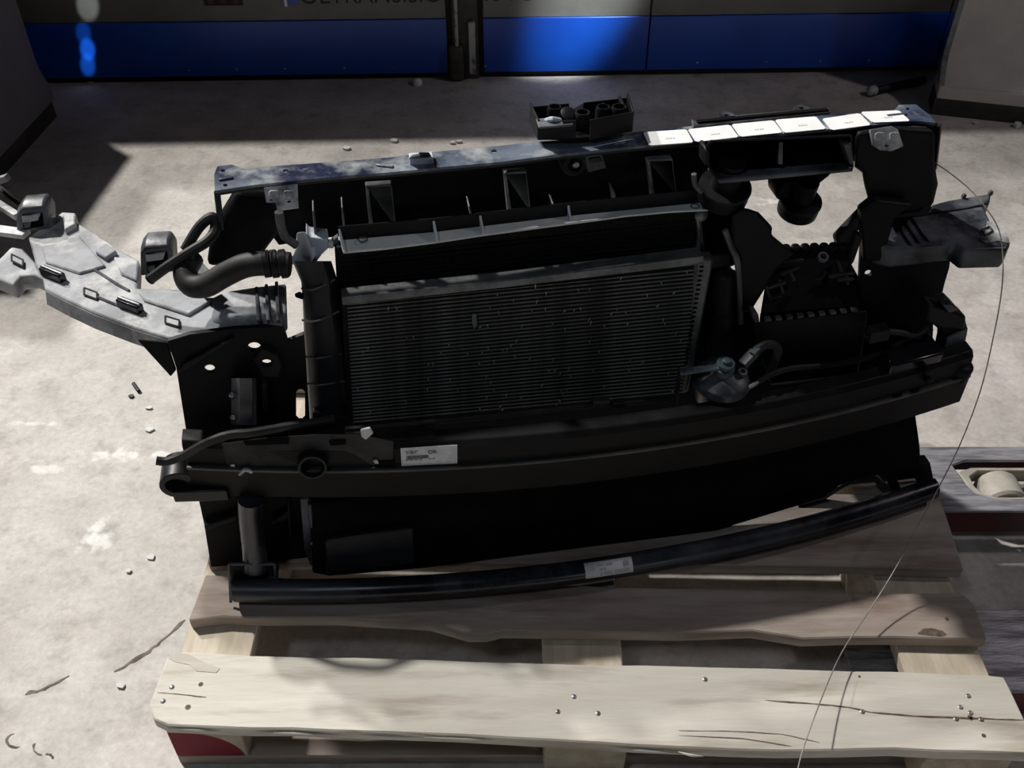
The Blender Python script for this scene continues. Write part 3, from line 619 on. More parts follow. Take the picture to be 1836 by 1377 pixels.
front('lower_ledge', [(488, 935), (520, 915), (520, 930), (488, 942)], .075, .03, BLK2)
front('lower_rib', [(515, 898), (519, 898), (524, 965), (519, 966)], .07, .03, BLK2)
front('lower_rib', [(538, 895), (552, 895), (560, 1000), (570, 1020), (556, 1014), (546, 985)], .062, .03, DUST2)
front('lower_rib', [(552, 905), (558, 905), (563, 945), (557, 950)], .055, .01, DUST2)
front('yellow_mark', [(556, 975), (568, 967), (570, 971), (558, 979)], .0605, .001, YEL)

# --- left headlamp tray, dusty
ZW = .53
def H3(x, y): return (x / 2.961, 300 + y / 2.961)
wing = top('headlamp_tray', [H3(*p) for p in ((150, 370), (330, 235), (400, 240), (405, 290), (520, 355), (620, 430), (735, 490), (728, 640), (1020, 648), (1060, 685), (1140, 690), (1190, 720), (1180, 830), (1150, 880), (1060, 905), (890, 905), (700, 845), (500, 770), (360, 705), (235, 640), (225, 590), (185, 500))], ZW, .024, DUST, bevel=.003)
lab(wing, 'dusty grey-white headlamp tray')
top('tray_end_tab', [H3(*p) for p in ((-40, 520), (60, 420), (120, 430), (185, 500), (228, 592), (180, 572), (110, 578), (70, 625), (-40, 575))], ZW - .002, .026, DUST, wing, bevel=.003)
lip = [H3(*p) for p in ((235, 640), (360, 705), (500, 770), (700, 845), (890, 905))]
secs = [[Z(*p, ZW) + Vector((0, -.001, -.004)), Z(*p, ZW) + Vector((-.003, -.006, -.026)), Z(*p, ZW) + Vector((0, .003, -.026)), Z(*p, ZW) + Vector((0, .003, -.004))] for p in lip]
MB().loft(secs).build('tray_lip', DUST, wing, .001)
# raised ridges on the tray
for pts in (((430, 505), (520, 555), (620, 620), (685, 655)), ((640, 740), (520, 690))):
    MB().tube([Z(*H3(*p), ZW + .001) for p in pts], .0022, 6, 3).build('tray_ridge', DUST2, wing)
for pts, h in ((((500, 440), (560, 400), (620, 440), (560, 480)), .008), (((330, 240), (398, 244), (400, 300), (340, 330)), .010), (((600, 470), (735, 495), (728, 600), (640, 560)), .005), (((730, 655), (1015, 655), (1130, 700), (1000, 780), (760, 700)), .005), (((220, 420), (420, 360), (560, 520), (420, 560), (240, 500)), .004)):
    MB().prism([Z(*H3(*p), ZW + h) for p in pts], (0, 0, -h - .001)).build('tray_pad', DUST, wing, .003)
# box end with three ribs
bx = [(1140, 700), (1190, 662), (1350, 637), (1480, 590), (1522, 640), (1530, 780), (1528, 868), (1500, 882), (1200, 900), (1110, 905), (1150, 810)]
P3 = lambda x, y, z: Z(*H3(x, y), z)
box_ = MB().loft([[P3(1120, 700, ZW + .004), P3(1130, 800, ZW + .004), P3(1110, 862, ZW - .008), P3(1110, 905, ZW - .024), P3(1140, 700, ZW - .026)],
                  [P3(1200, 660, ZW + .014), P3(1205, 790, ZW + .014), P3(1200, 850, ZW - .002), P3(1200, 900, ZW - .024), P3(1200, 690, ZW - .026)],
                  [P3(1370, 632, ZW + .016), P3(1375, 780, ZW + .014), P3(1380, 845, ZW - .002), P3(1385, 893, ZW - .024), P3(1370, 690, ZW - .026)],
                  [P3(1520, 615, ZW + .008), P3(1524, 770, ZW + .008), P3(1526, 830, ZW - .004), P3(1528, 872, ZW - .022), P3(1520, 690, ZW - .026)]]).build('tray_box', DUST, wing, .004, 2, smooth=60)
for x in (1370, 1422, 1476):
    k = (x - 1370) / 150
    MB().tube([P3(x - 8, 640 - k * 40, ZW + .015), P3(x, 780, ZW + .0155), P3(x + 6, 848, ZW - .001), P3(x + 10, 890 - k * 10, ZW - .022)], .0024, 6, 3).build('box_rib', DUST2, box_)
# clips and slots
for x0, y0, x1, y1 in ((225, 545, 335, 590), (632, 712, 748, 755)):
    a, b = P3(x0, y0, ZW + .006), P3(x1, y1, ZW + .006)
    c_ = bar('black_clip', a, b, .012, .014, GLOSS, wing, .002); bar('clip_edge', a + DZ * .008, b + DZ * .008, .004, .003, ZINC, c_, .001); lab(c_, 'glossy black push clip')
for x0, y0, x1, y1, hh in ((62, 462, 122, 492, 34), (447, 640, 515, 665, 36), (878, 790, 952, 812, 36)):
    a, b = P3(x0, y0, ZW + .002), P3(x1, y1, ZW + .002); a2, b2 = P3(x0, y0 + hh, ZW + .002), P3(x1, y1 + hh, ZW + .002)
    fr_ = MB()
    for p, q in ((a, b), (b, b2), (b2, a2), (a2, a)): fr_.tube([p, q], .0014, 6, 1)
    fr_.build('slot_frame', RUB, wing); MB().prism([a, b, b2, a2], (0, 0, -.0015)).build('slot_recess', DUST, wing, 0)
# arched housings behind the tray
def housing(x0, x1, ytop, ymid, ybot, nm='clip_housing'):
    zf = ZW
    def arch(dy, w, top_, zadd=0):
        xs = ((x0, ybot), (x0, ymid + 12), (x0 + 8, ymid), (x1 - 10, ymid - 3), (x1 - 2, ymid + 8), (x1, ybot - 8))
        base = [V(x, y, dref) for x, y in xs]
        return [p + Vector((0, dy, zadd)) for p in base]
    dref = (Z((x0 + x1) / 2, ybot, ZW).y + D0) + .006
    h = MB().loft([arch(0, 0, 0), arch(.012, 0, 0, .004), arch(.04, 0, 0, .002), arch(.05, 0, 0, -.01)]).build(nm, DUST2, wing, .003, smooth=60)
    MB().prism([V(x, y, dref - .002) for x, y in ((x0 + 9, ymid + 12), (x1 - 12, ymid + 9), (x1 - 10, ybot - 12), (x0 + 12, ybot - 6))], (0, .004, 0)).build('housing_mouth', HOLE, h, .001)
    MB().prism([V(x, y, dref - .004) for x, y in ((x0 + 9, ymid + 14), (x1 - 16, ymid + 10), (x1 - 20, ymid + 22), (x0 + 10, ymid + 26))], (0, .005, 0)).build('housing_tongue', DUST, h, .001)
    MB().prism([V(x, y, dref - .004) for x, y in ((x0 + 12, ybot - 18), (x0 + 26, ybot - 20), (x0 + 24, ybot - 10), (x0 + 14, ybot - 8))], (0, .005, 0)).build('housing_tab', DUST2, h, .001)
housing(30, 88, 346, 374, 418)
housing(252, 312, 424, 444, 496)
bar('tray_strut', Z(-12, 360, ZW + .01), Z(32, 388, ZW + .01), .012, .01, DUST, wing); bar('tray_strut', Z(-12, 330, ZW + .03), Z(36, 368, ZW + .01), .01, .008, BLK2, wing)
bar('tray_strut', Z(-10, 412, ZW), Z(48, 420, ZW), .02, .008, DUST, wing); bar('tray_strut', Z(-10, 326, ZW + .04), Z(14, 318, ZW + .05), .012, .01, DUST, wing)
# under-tray web tying tray to panel
front('tray_gusset', [(246, 610), (300, 616), (316, 664), (306, 676)], .1, .004, BLK)

# --- hoses on the left
hz = .60
h1 = MB().tube([V(270, 500, .235), V(300, 478, .235), V(340, 452, .24), V(372, 432, .25), V(386, 412, .265), V(384, 392, .275), V(374, 392, .275), V(355, 410, .27), V(332, 448, .26)], .0075, 10, 5).build('vent_hose', RUB, car); lab(h1, 'thin looped rubber hose')
MB().lathe(V(270, 500, .235), (-1, 0, -.7), [(.0078, 0), (.0078, .002), (.0055, .002), (.0055, 0)], 14, True).build('hose_mouth', BLK, h1)
h2 = MB().tube([V(344, 462, .26), V(332, 486, .235), V(342, 510, .215), V(368, 512, .205), V(404, 492, .20), V(440, 476, .195), V(480, 472, .19), V(520, 474, .185)], .0165, 14, 5).build('coolant_hose', RUB, car); lab(h2, 'thick curved coolant hose')
for x, r_ in ((478, .0185), (492, .019), (508, .0195)):
    MB().lathe(V(x, 473, .1885), (1, .05, 0), [(r_ - .002, -.005), (r_, -.004), (r_, .004), (r_ - .002, .005)], 20).build('hose_clamp', BLK2, h2)
MB().tube([V(477, 468, .165), V(477, 450, .165), V(487, 450, .165), V(487, 468, .165)], .0013, 6, 1).build('clamp_ear', RUB, h2)
MB().tube([V(500, 380, .2), V(504, 405, .2), V(512, 425, .2), V(532, 440, .2)], .006, 8, 4).build('inner_pipe', DUST2, car)
bar('hose_holder', V(340, 470, .3), V(372, 505, .25), .02, .02, DUST2)
front('left_tower', [(425, 343), (474, 350), (505, 378), (500, 420), (470, 460), (440, 478), (370, 480), (376, 440), (398, 388)], .20, .03, BLK, bevel=.008)

# --- intake snorkel hanging under the beam
S = lambda x, y, d: V(1140 + x / 3.53, 180 + y / 3.53, d)
sn = MB().loft([[S(x, y, .175) for x, y in ((440, 290), (470, 250), (900, 235), (1365, 215), (1380, 410), (1370, 450), (525, 530), (450, 420))],
                [S(x, y, .30) for x, y in ((480, 290), (500, 260), (900, 240), (1330, 225), (1340, 330), (1320, 360), (600, 420), (510, 370))]], caps=False).build('intake_snorkel', BLK2, car, .0, smooth=60)
so = sn.modifiers.new('wall', 'SOLIDIFY'); so.thickness = .003
lab(sn, 'black air intake snorkel with two mouths')
MB().prism([S(515, 500, .172), S(1375, 425, .172), S(1380, 452, .172), S(525, 535, .172)], (0, .02, 0)).build('snorkel_lip', DUST2, sn, .003)
MB().loft([[S(x, y, .178) for x, y in ((905, 262), (935, 262), (930, 405), (900, 405))], [S(x, y, .29) for x, y in ((860, 262), (880, 262), (880, 380), (850, 385))]]).build('snorkel_divider', DUST2, sn, .001)
MB().prism([S(x, y, .302) for x, y in ((430, 215), (700, 190), (1000, 165), (1400, 150), (1420, 380), (1330, 400), (600, 440), (480, 400))], (0, .006, 0)).build('snorkel_back', BLK, sn, .001)
MB().prism([S(444, 318, .172), S(470, 312, .172), S(460, 400, .172), S(440, 420, .172)], (0, .03, 0)).build('snorkel_cheek', BLK2, sn, .002)
MB().prism([S(1318, 280, .172), S(1366, 270, .172), S(1385, 410, .172), S(1355, 410, .172)], (0, .02, 0)).build('snorkel_cheek', DUST2, sn, .002)
fl = top('snorkel_flange', [(1240, 212), (1246, 217), (1290, 209), (1400, 199), (1486, 192), (1490, 200), (1400, 210), (1242, 228)], ZB + .003, .006, DUST2)
bar('flange_groove', Z(1250, 219, ZB + .004), Z(1484, 197, ZB + .004), .007, .004, HOLE, fl, 0)
for p in ((1303, 208), (1437, 195)): MB().lathe(Z(*p, ZB + .002), (0, 0, 1), [(.012, -.004), (.012, .001), (.004, .001), (.004, -.002)], 16).build('flange_eye', DUST2, fl)
# round duct cups below the snorkel
def cup(cx, cy, rx, d, h0, nm, lb):
    c = V(cx, cy, d); r = rx / 1310.0
    o_ = MB().lathe(c, (0, -.25, 1), [(r * .55, -.012), (r * .98, -.010), (r, -.004), (r, .012), (r * .93, .014), (r * .9, .002), (r * .62, .002), (r * .55, .03), (r * .55, h0)], 28).build(nm, BLK, car, smooth=45); lab(o_, lb)
    MB().lathe(c, (0, -.25, 1), [(r * 1.02, .008), (r * 1.04, .011), (r * 1.02, .014)], 28).build('cup_rim', BLK2, o_)
    return o_
cup(1297, 345, 47, .21, .06, 'duct_cup', 'left black round duct cup')
cup(1432, 370, 40, .255, .05, 'duct_cup', 'right black round duct cup')
front('cup_stem', [(1405, 322), (1470, 312), (1500, 308), (1466, 335), (1466, 352), (1474, 366), (1395, 362), (1390, 345)], .17, .04, BLK, bevel=.008)
MB().tube([V(1244, 312, .2), V(1246, 330, .2), V(1258, 344, .2)], .004, 8, 3).build('cup_pipe', DUST2, car)

# --- right upper tower
tw = MB().loft([[V(x, y, .245) for x, y in ((1532, 236), (1600, 226), (1676, 232), (1676, 300), (1682, 330), (1672, 372), (1630, 385), (1560, 378), (1548, 330), (1545, 310), (1530, 300))], [V(x, y, .31) for x, y in ((1545, 232), (1600, 226), (1676, 228), (1676, 290), (1680, 325), (1670, 362), (1630, 372), (1570, 366), (1556, 325), (1550, 305), (1545, 290))]]).build('right_tower', BLK, car, .008, smooth=50)
front('tower_strap', [(1615, 236), (1622, 234), (1660, 276), (1656, 284)], .165, .006, BLK2)
front('tower_knob', [(1560, 378), (1600, 384), (1650, 380), (1660, 368), (1672, 372), (1664, 386), (1600, 392)], .165, .03, BLK2)
# right headlamp tray box
ZR = .545
rw = MB().prism([[Z(x, y, ZR) for x, y in ((1560, 412), (1580, 392), (1620, 384), (1668, 378), (1670, 366), (1700, 358), (1778, 345), (1776, 358), (1762, 366), (1778, 398), (1806, 418), (1812, 436), (1806, 446), (1730, 448), (1712, 434), (1640, 442), (1606, 446), (1570, 438))]], (0, 0, -.036)).build('right_headlamp_tray', DUST2, car, .005, 3, smooth=60)
lab(rw, 'right headlamp tray box, torn off short')
for x in (0, 14, 28): MB().tube([Z(1602 + x, 392 - x * .3, ZR + .001), Z(1622 + x * 1.1, 425 - x * .2, ZR + .001), Z(1634 + x * 1.1, 440 - x * .25, ZR), Z(1638 + x * 1.1, 444 - x * .25, ZR - .02)], .002, 6, 3).build('box_rib', BLK2, rw)
MB().prism([Z(x, y, ZR + .0015) for x, y in ((1770, 396), (1778, 398), (1806, 420), (1811, 436), (1790, 432), (1768, 436), (1756, 430), (1766, 414))], (0, 0, -.001)).build('dust_patch', DUST, rw, 0)
fr_ = MB(); q4 = [Z(*p, ZR + .003) for p in ((1760, 412), (1774, 406), (1780, 414), (1766, 422))]
for p, q in zip(q4, q4[1:] + q4[:1]): fr_.tube([p, q], .0014, 6, 1)
fr_.build('slot_frame', RUB, rw)
bar('tray_seam', Z(1640, 388, ZR + .001), Z(1772, 366, ZR + .001), .003, .003, GLOSS, rw)
for p in ((1728, 352), (1776, 346), (1760, 366)): MB().box(Z(*p, ZR + .003), (.006, .006, .008)).build('tray_stud', DUST2, rw, .001)
# tower under the right tray
front('right_arm', [(1545, 380), (1570, 360), (1640, 368), (1606, 390), (1592, 440), (1580, 470), (1550, 470)], .14, .02, BLK, bevel=.004)
front('right_side_panel', [(1550, 420), (1610, 450), (1706, 452), (1703, 480), (1694, 510), (1686, 545), (1674, 580), (1672, 650), (1600, 690), (1530, 690), (1535, 560), (1542, 500), (1545, 440)], .15, .01, BLK, holes=[ell(1558, 491, 7, 6)], bevel=.003)
front('right_brace', [(1500, 432), (1545, 385), (1556, 372), (1562, 384), (1548, 402), (1516, 452), (1505, 448)], .15, .02, BLK2, bevel=.004)
front('right_brace', [(1536, 420), (1548, 424), (1532, 470), (1524, 480), (1522, 462)], .14, .02, BLK2, bevel=.003)

# --- air filter box and its resonator
af = MB().loft([[V(x, y, d) for x, y, d in pts] for pts in (
    ((1392, 468, .215), (1400, 450, .225), (1508, 444, .225), (1520, 462, .215), (1520, 470, .24), (1392, 476, .24)),
    ((1372, 510, .175), (1385, 492, .20), (1525, 482, .20), (1540, 498, .175), (1540, 520, .24), (1372, 530, .24)),
    ((1362, 572, .15), (1364, 562, .16), (1546, 548, .16), (1550, 556, .15), (1550, 575, .24), (1362, 590, .24)))]).build('air_filter_lid', BLK, car, .004, smooth=40); lab(af, 'black ribbed air filter lid')
for k in range(8):
    x = 1392 + k * 17; MB().lathe(V(x, 447 - k * .7, .222), (0, -.3, 1), [(.0075, -.02), (.0075, .003), (.005, .006)], 12).build('lid_scallop', BLK, af)
for x0, y0, x1, y1 in ((1376, 516, 1408, 505), (1398, 492, 1432, 480), (1372, 512, 1380, 534), (1396, 500, 1404, 526), (1414, 484, 1424, 505), (1486, 496, 1532, 490), (1500, 502, 1530, 500), (1516, 494, 1520, 512), (1404, 470, 1440, 466), (1500, 468, 1508, 490), (1376, 536, 1402, 530)):
    za = lambda x, y: V(x, y, .1745 + max(0, (505 - y)) * .0008)
    bar('lid_rib', za(x0, y0), za(x1, y1), .005, .006, BOXM, af, .0008, up=DY)
MB().lathe(V(1474, 463, .19), (0, -.5, 1), [(.008, 0), (.008, .006), (.005, .006), (.005, 0)], 14, True).build('lid_eye', DUST2, af)
MB().tube([V(1458, 500, .172), V(1472, 498, .17), V(1478, 486, .178)], .004, 8, 3).build('lid_handle', BLK2, af)
ab = MB().loft([[V(x, y, d) for x, y, d in pts] for pts in (((1350, 578, .14), (1555, 556, .14), (1555, 566, .25), (1350, 588, .25)), ((1356, 610, .135), (1552, 590, .135), (1552, 600, .25), (1356, 620, .25)), ((1380, 690, .13), (1538, 670, .13), (1538, 690, .25), (1380, 700, .25)))]).build('air_filter_base', BLK, car, .003)
for k in range(9):
    x = 1372 + k * 19.5; y = 575 - k * 2.1
    front('rim_tooth', [(x, y - 2), (x + 11, y - 3), (x + 11, y + 1.5), (x, y + 2.5)], .137, .008, DUST2, ab, bevel=.0005, lean=False)
MB().prism([V(x, y, .137) for x, y in ((1350, 562), (1360, 564), (1362, 578), (1354, 580), (1350, 572))], (0, .02, 0)).build('rim_clip', DUST2, ab, .001)
res = MB().loft([[V(x, y, .17) for x, y in ((1312, 385), (1335, 372), (1360, 380), (1386, 408), (1382, 420), (1425, 455), (1395, 480), (1370, 520), (1345, 560), (1322, 560), (1318, 470), (1330, 465), (1314, 440))], [V(x, y, .25) for x, y in ((1318, 385), (1335, 376), (1358, 384), (1380, 408), (1378, 420), (1415, 450), (1390, 475), (1368, 515), (1345, 550), (1326, 550), (1324, 468), (1330, 460), (1318, 440))]]).build('resonator', BLK, car, .008, smooth=50); lab(res, 'black plastic resonator beside the filter')
MB().tube([V(1300, 412, .18), V(1310, 440, .175), V(1322, 470, .165), V(1326, 530, .16), V(1328, 580, .155)], .0045, 8, 4).build('drain_pipe', DUST2, car)
front('radiator_frame', [(1258, 470), (1310, 480), (1326, 500), (1332, 556), (1356, 560), (1364, 660), (1250, 690)], .165, .01, BLK)
front('behind_frame', [(1255, 365), (1320, 355), (1340, 380), (1330, 470), (1312, 480), (1262, 470)], .2, .02, BLK, bevel=.004)

front('lower_crossmember', [(560, 740), (640, 752), (1230, 690), (1330, 660), (1560, 600), (1640, 590), (1650, 680), (1400, 740), (1000, 800), (700, 830), (560, 830)], .118, .02, BLK, bevel=.003)

# --- horn with bracket, connector and wires
hc = V(1292, 686, .085)
horn = MB().lathe(hc, (0, -.12, 1), [(.015, -.035), (.034, -.03), (.039, -.016), (.042, 0), (.043, .004), (.041, .007), (.039, .010), (.039, .013), (.036, .016), (.024, .021), (.015, .024), (.014, .03), (.004, .031)], 36).build('horn', DUST2, car, smooth=30); lab(horn, 'black disc horn')
top_c = hc + Vector((0, -.004, .03))
MB().lathe(top_c, (0, -.12, 1), [(.015, 0), (.015, .004), (.011, .005), (.011, .01), (.013, .01), (.013, .013), (.006, .014), (.006, .018), (.003, .019)], 24).build('horn_nut', BLUEG, horn)
hb = bar('horn_bracket', top_c + Vector((-.068, 0, .004)), top_c + Vector((-.006, 0, .004)), .013, .003, BLUEG, horn)
bar('bracket_leg', top_c + Vector((-.066, .004, .004)), top_c + Vector((-.062, .012, -.065)), .012, .003, BLK2, horn, up=DX)
cn = bar('connector', hc + Vector((.028, .0, .03)), hc + Vector((.05, .012, .042)), .014, .012, DUST2, horn); bar('connector_latch', hc + Vector((.042, .004, .046)), hc + Vector((.054, .012, .05)), .01, .004, BLUEG, cn)
MB().lathe(hc + Vector((.026, -.01, .022)), (0, -.2, 1), [(.007, 0), (.007, .006), (.004, .006), (.004, 0)], 12, True).build('horn_eye', DUST2, horn)
MB().tube([hc + Vector((.05, .012, .044)), hc + Vector((.066, .016, .05)), hc + Vector((.082, .02, .044)), hc + Vector((.09, .02, .03)), hc + Vector((.085, .02, -.01))], .007, 10, 4).build('corrugated_loom', RUB, car)
MB().tube([V(1330, 700, .07), V(1350, 690, .07), V(1380, 672, .08), V(1420, 660, .09), V(1480, 655, .1), V(1560, 640, .11), V(1620, 610, .12), V(1670, 590, .13)], .0045, 8, 4).build('wiring_loom', RUB, car)
MB().lathe(V(1338, 696, .066), (1, 0, .6), [(.0035, 0), (.0035, .012), (.002, .02)], 8).build('brass_ferrule', ZINC, car)
MB().tube([V(1555, 600, .11), V(1580, 595, .11), V(1610, 596, .11), V(1640, 600, .11), V(1662, 585, .12)], .005, 8, 4).build('wiring_loom', RUB, car)
bar('sensor_plug', V(1555, 600, .1), V(1590, 594, .1), .02, .02, BLK2)

# --- bumper beam
def bd(u): return .012 + .07 * ((u - .14) / .58) ** 2
def sweep(name, us, prof, m, parent=car, bevel=.002, **k):
    secs = []
    for u in us:
        secs.append([Q(u, bd(u) + o, z) for o, z in (prof(u) if callable(prof) else prof)])
    return MB().loft(secs).build(name, m, parent, bevel, **k)
us = [-.45 + k * (1.19 / 30) for k in range(31)]
bb_ = sweep('bumper_beam', us, [(0, .37), (0, .316), (.006, .312), (.05, .312), (.05, .316), (.012, .32), (.009, .36), (.012, .40), (.02, .406), (.038, .408), (.038, .411), (.016, .410), (.009, .402), (.0065, .374)], STEELD); lab(bb_, 'black steel bumper beam, dusty')
sweep('beam_edge', us, [(-.001, .3715), (-.001, .367), (.003, .367), (.003, .3715)], mat('edge_dust', (.035, .034, .033), (.075, .072, .068), 14, rough=.6), bb_, .0005)
# towing eye at the left end
te = Q(-.468, bd(-.46) + .006, .336)
eye = MB().prism([circ(te + Vector((0, -.008, 0)), .027, DX, DZ, 20, .025), circ(te + Vector((-.004, -.008, .001)), .015, DX, DZ, 16, .013)], (0, .045, 0)).build('towing_eye', STEELB, bb_, .004, 3); lab(eye, 'rounded open beam end')
bar('eye_plate', Q(-.478, bd(-.46) - .004, .322), Q(-.40, bd(-.42) - .004, .322), .012, .022, STEELB, bb_, .002)
# tow socket
def onbeam(px, py, off=.0):
    d = .05
    for _ in range(12):
        p = V(px, py, d); d = bd(p.x + U0) + .0062 + off + (p.z + PT - .374) * .05
    return V(px, py, d)
ts = onbeam(560, 826)
sk = MB().lathe(ts + Vector((0, -.012, 0)), (0, -1, .12), [(.021, -.03), (.021, 0), (.0195, .003), (.0165, .003), (.0165, -.028), (.002, -.028)], 26).build('tow_socket', STEELB, bb_)
# label with OK
lq = [V(x, y, .0 + .052) for x, y in ((718, 804), (820, 798), (820, 831), (720, 836))]
lq = [onbeam(x, y, -.001) for x, y in ((718, 804), (820, 798), (820, 831), (720, 836))]
lb1 = MB().prism(lq, (0, .0008, 0)).build('beam_label', LABEL, bb_, 0, smooth=0); lab(lb1, 'grey paper label marked OK')
ex = (lq[1] - lq[0]).normalized(); ez = (lq[0] - lq[3]).normalized(); lw = (lq[1] - lq[0]).length; lh = (lq[0] - lq[3]).length
en = ex.cross(ez).normalized(); 
if en.y > 0: en = -en
def onl(fx, fy): return lq[3] + ex * lw * fx + ez * lh * fy + en * .0006
rotM = Matrix((ex, ez, ex.cross(ez))).transposed().to_euler()
tx = text('lettering', 'OK', lh * .26, INK, lb1, onl(.56, .62), rotM)
for k in range(26):
    MB().box(onl(.10 + .40 * k / 26, .47), (lw * .40 / 26 * random.choice((.35, .6, .8)), .0004, lh * .17), Matrix((ex, -en, ez)).transposed()).build('barcode_bar', INK, lb1, smooth=0)
for fx, fy, n_ in ((.10, .80, 8), (.12, .70, 6), (.10, .33, 10), (.50, .33, 4)):
    for k in range(n_):
        MB().box(onl(fx + k * .028, fy), (lw * random.uniform(.014, .022), .0004, lh * .06), Matrix((ex, -en, ez)).transposed()).build('small_print', INK2 if k % 3 else INK, lb1, smooth=0)
# plugs and slots on the beam face
MB().prism([onbeam(x, y, -.0008) for x, y in ((398, 796), (470, 786), (560, 780), (640, 779), (706, 792), (704, 846), (600, 853), (470, 862), (414, 868))], (0, .0012, 0)).build('face_plate', FACE, bb_, .0004)
for pts in (((646, 772), (664, 768), (670, 778), (656, 790), (648, 784)),): MB().prism([onbeam(x, y, -.004) for x, y in pts], (0, .005, 0)).build('grey_plug', SCRAP, bb_, .002)
for pts, m_ in ((((415, 852), (462, 850), (464, 866), (418, 868)), HOLE), (((436, 790), (518, 786), (518, 796), (440, 799)), HOLE), (((672, 828), (708, 826), (708, 842), (674, 844)), HOLE), (((590, 792), (620, 790), (620, 797), (592, 799)), HOLE)):
    MB().prism([onbeam(x, y, -.0022) for x, y in pts], (0, .001, 0)).build('slot', m_, bb_, 0)
for pts in (((412, 834), (420, 832), (424, 842), (416, 844)), ((668, 826), (676, 824), (680, 832), (672, 832)), ((664, 840), (672, 838), (678, 848), (668, 852))): MB().prism([onbeam(x, y, -.003) for x, y in pts], (0, .003, 0)).build('metal_clip', ZINC, bb_, .0006)
MB().tube([onbeam(430, 850, -.004), onbeam(440, 842, -.008), onbeam(452, 846, -.006)], .003, 8, 3).build('wire_clip', BRKT, bb_)
# crash box ends and right end bracket
lcb = sweep('crash_box', [-.40 + k * .05 for k in range(7)], [(.016, .376), (.012, .38), (.014, .404), (.02, .412), (.05, .413), (.05, .376)], STEELD, bb_)
MB().prism([Q(.585, bd(.6) + .014, .425), Q(.68, bd(.68) + .014, .425), Q(.68, bd(.68) + .07, .427), Q(.60, bd(.6) + .075, .427)], (0, 0, -.055)).build('crash_box', GLOSS, bb_, .003)
for u_ in (.645, .655): MB().lathe(Q(u_, bd(u_) + .004, .41 - (u_ - .645) * 2), (0, -1, 0), [(.006, -.01), (.006, .006), (.003, .008)], 12).build('bolt', STEELD, bb_)
rb = front('end_bracket', [(1672, 545), (1690, 552), (1732, 575), (1736, 590), (1728, 640), (1716, 660), (1680, 655), (1690, 610), (1690, 596), (1664, 575)], .13, .02, BLK, lean=False, bevel=.003); lab(rb, 'right end bracket with module')
front('bracket_module', [(1668, 548), (1715, 560), (1733, 568), (1732, 592), (1690, 590), (1662, 578)], .12, .03, BLK2, rb, lean=False, bevel=.004)
front('module_plug', [(1690, 548), (1708, 544), (1720, 556), (1702, 562)], .112, .03, DUST2, rb, lean=False, bevel=.002)
front('bracket_flange', [(1700, 608), (1730, 592), (1736, 588), (1734, 602), (1716, 655), (1690, 654)], .122, .006, DUST2, rb, lean=False)
MB().lathe(V(1722, 655, .10), (0, -.1, 1), [(.018, -.03), (.02, -.025), (.02, 0), (.017, .004), (.004, .005)], 22).build('beam_end_cap', STEELD, bb_, smooth=50)
# thin hose lying along the beam
h3 = MB().tube([V(280, 826, .08), V(300, 827, .08), V(330, 816, .08), V(366, 796, .07), V(395, 784, .068), V(420, 778, .066), V(450, 776, .065), V(520, 764, .075), V(600, 752, .085)], .0062, 10, 5).build('washer_hose', RUB, car); lab(h3, 'thin grey hose with an open end')
MB().tube([V(620, 770, .08), V(760, 758, .075), V(900, 745, .07), V(1050, 728, .07), V(1130, 722, .07), V(1200, 716, .075)], .004, 8, 4).build('wiring_loom', RUB, car)
cnn = bar('loom_connector', V(1062, 722, .068), V(1092, 720, .068), .014, .010, BOXM)
bar('loom_connector', V(1098, 724, .066), V(1120, 722, .066), .012, .009, BLK2)

# --- lower tube, its left bracket and post
def lo_d(u): return -.034 + .06 * ((u - .10) / .56) ** 2
us2 = [-.42 + k * (1.135 / 28) for k in range(29)]
secs = []
for u in us2:
    d = lo_d(u); r_ = .0178; secs.append([Q(u, d + r_ * math.cos(a_) * 1.0, .171 + r_ * math.sin(a_) * 1.0) for a_ in [6.2832 * (k + .5) / 12 for k in range(12)]])
lt_ = MB().loft(secs).build('lower_tube', TUBEM, car, .0015, smooth=45); lab(lt_, 'glossy black curved lower tube')
MB().prism([Z(412, 1012, .175), Z(500, 1010, .175), Z(496, 1060, .165), Z(418, 1072, .165)], (0, 0, -.004)).build('tube_bracket', FACE, lt_, .001)
lbk = MB().prism([[V(x, y, .035) for x, y in ((411, 1010), (494, 1010), (500, 1062), (416, 1066))]], (0, .004, 0)).build('bracket_plate', FACE, lt_, .001)
bar('plate_edge', V(411, 1010, .03), V(414, 1080, .01), .004, .004, DUST2, lt_); bar('plate_edge', V(412, 1011, .03), V(492, 1011, .03), .004, .004, DUST2, lt_); bar('plate_edge', V(492, 1011, .03), V(498, 1065, .02), .004, .004, DUST2, lt_)
pst = MB().tube([V(450, 895, .06), V(451, 930, .058), V(456, 980, .05), V(459, 1020, .04)], .0185, 16, 4).build('tube_post', TUBEM, car); lab(pst, 'glossy black vertical post')
front('post_foot', [(440, 1018), (470, 1016), (474, 1030), (452, 1040), (446, 1034)], .03, .01, STEELD, lean=False)
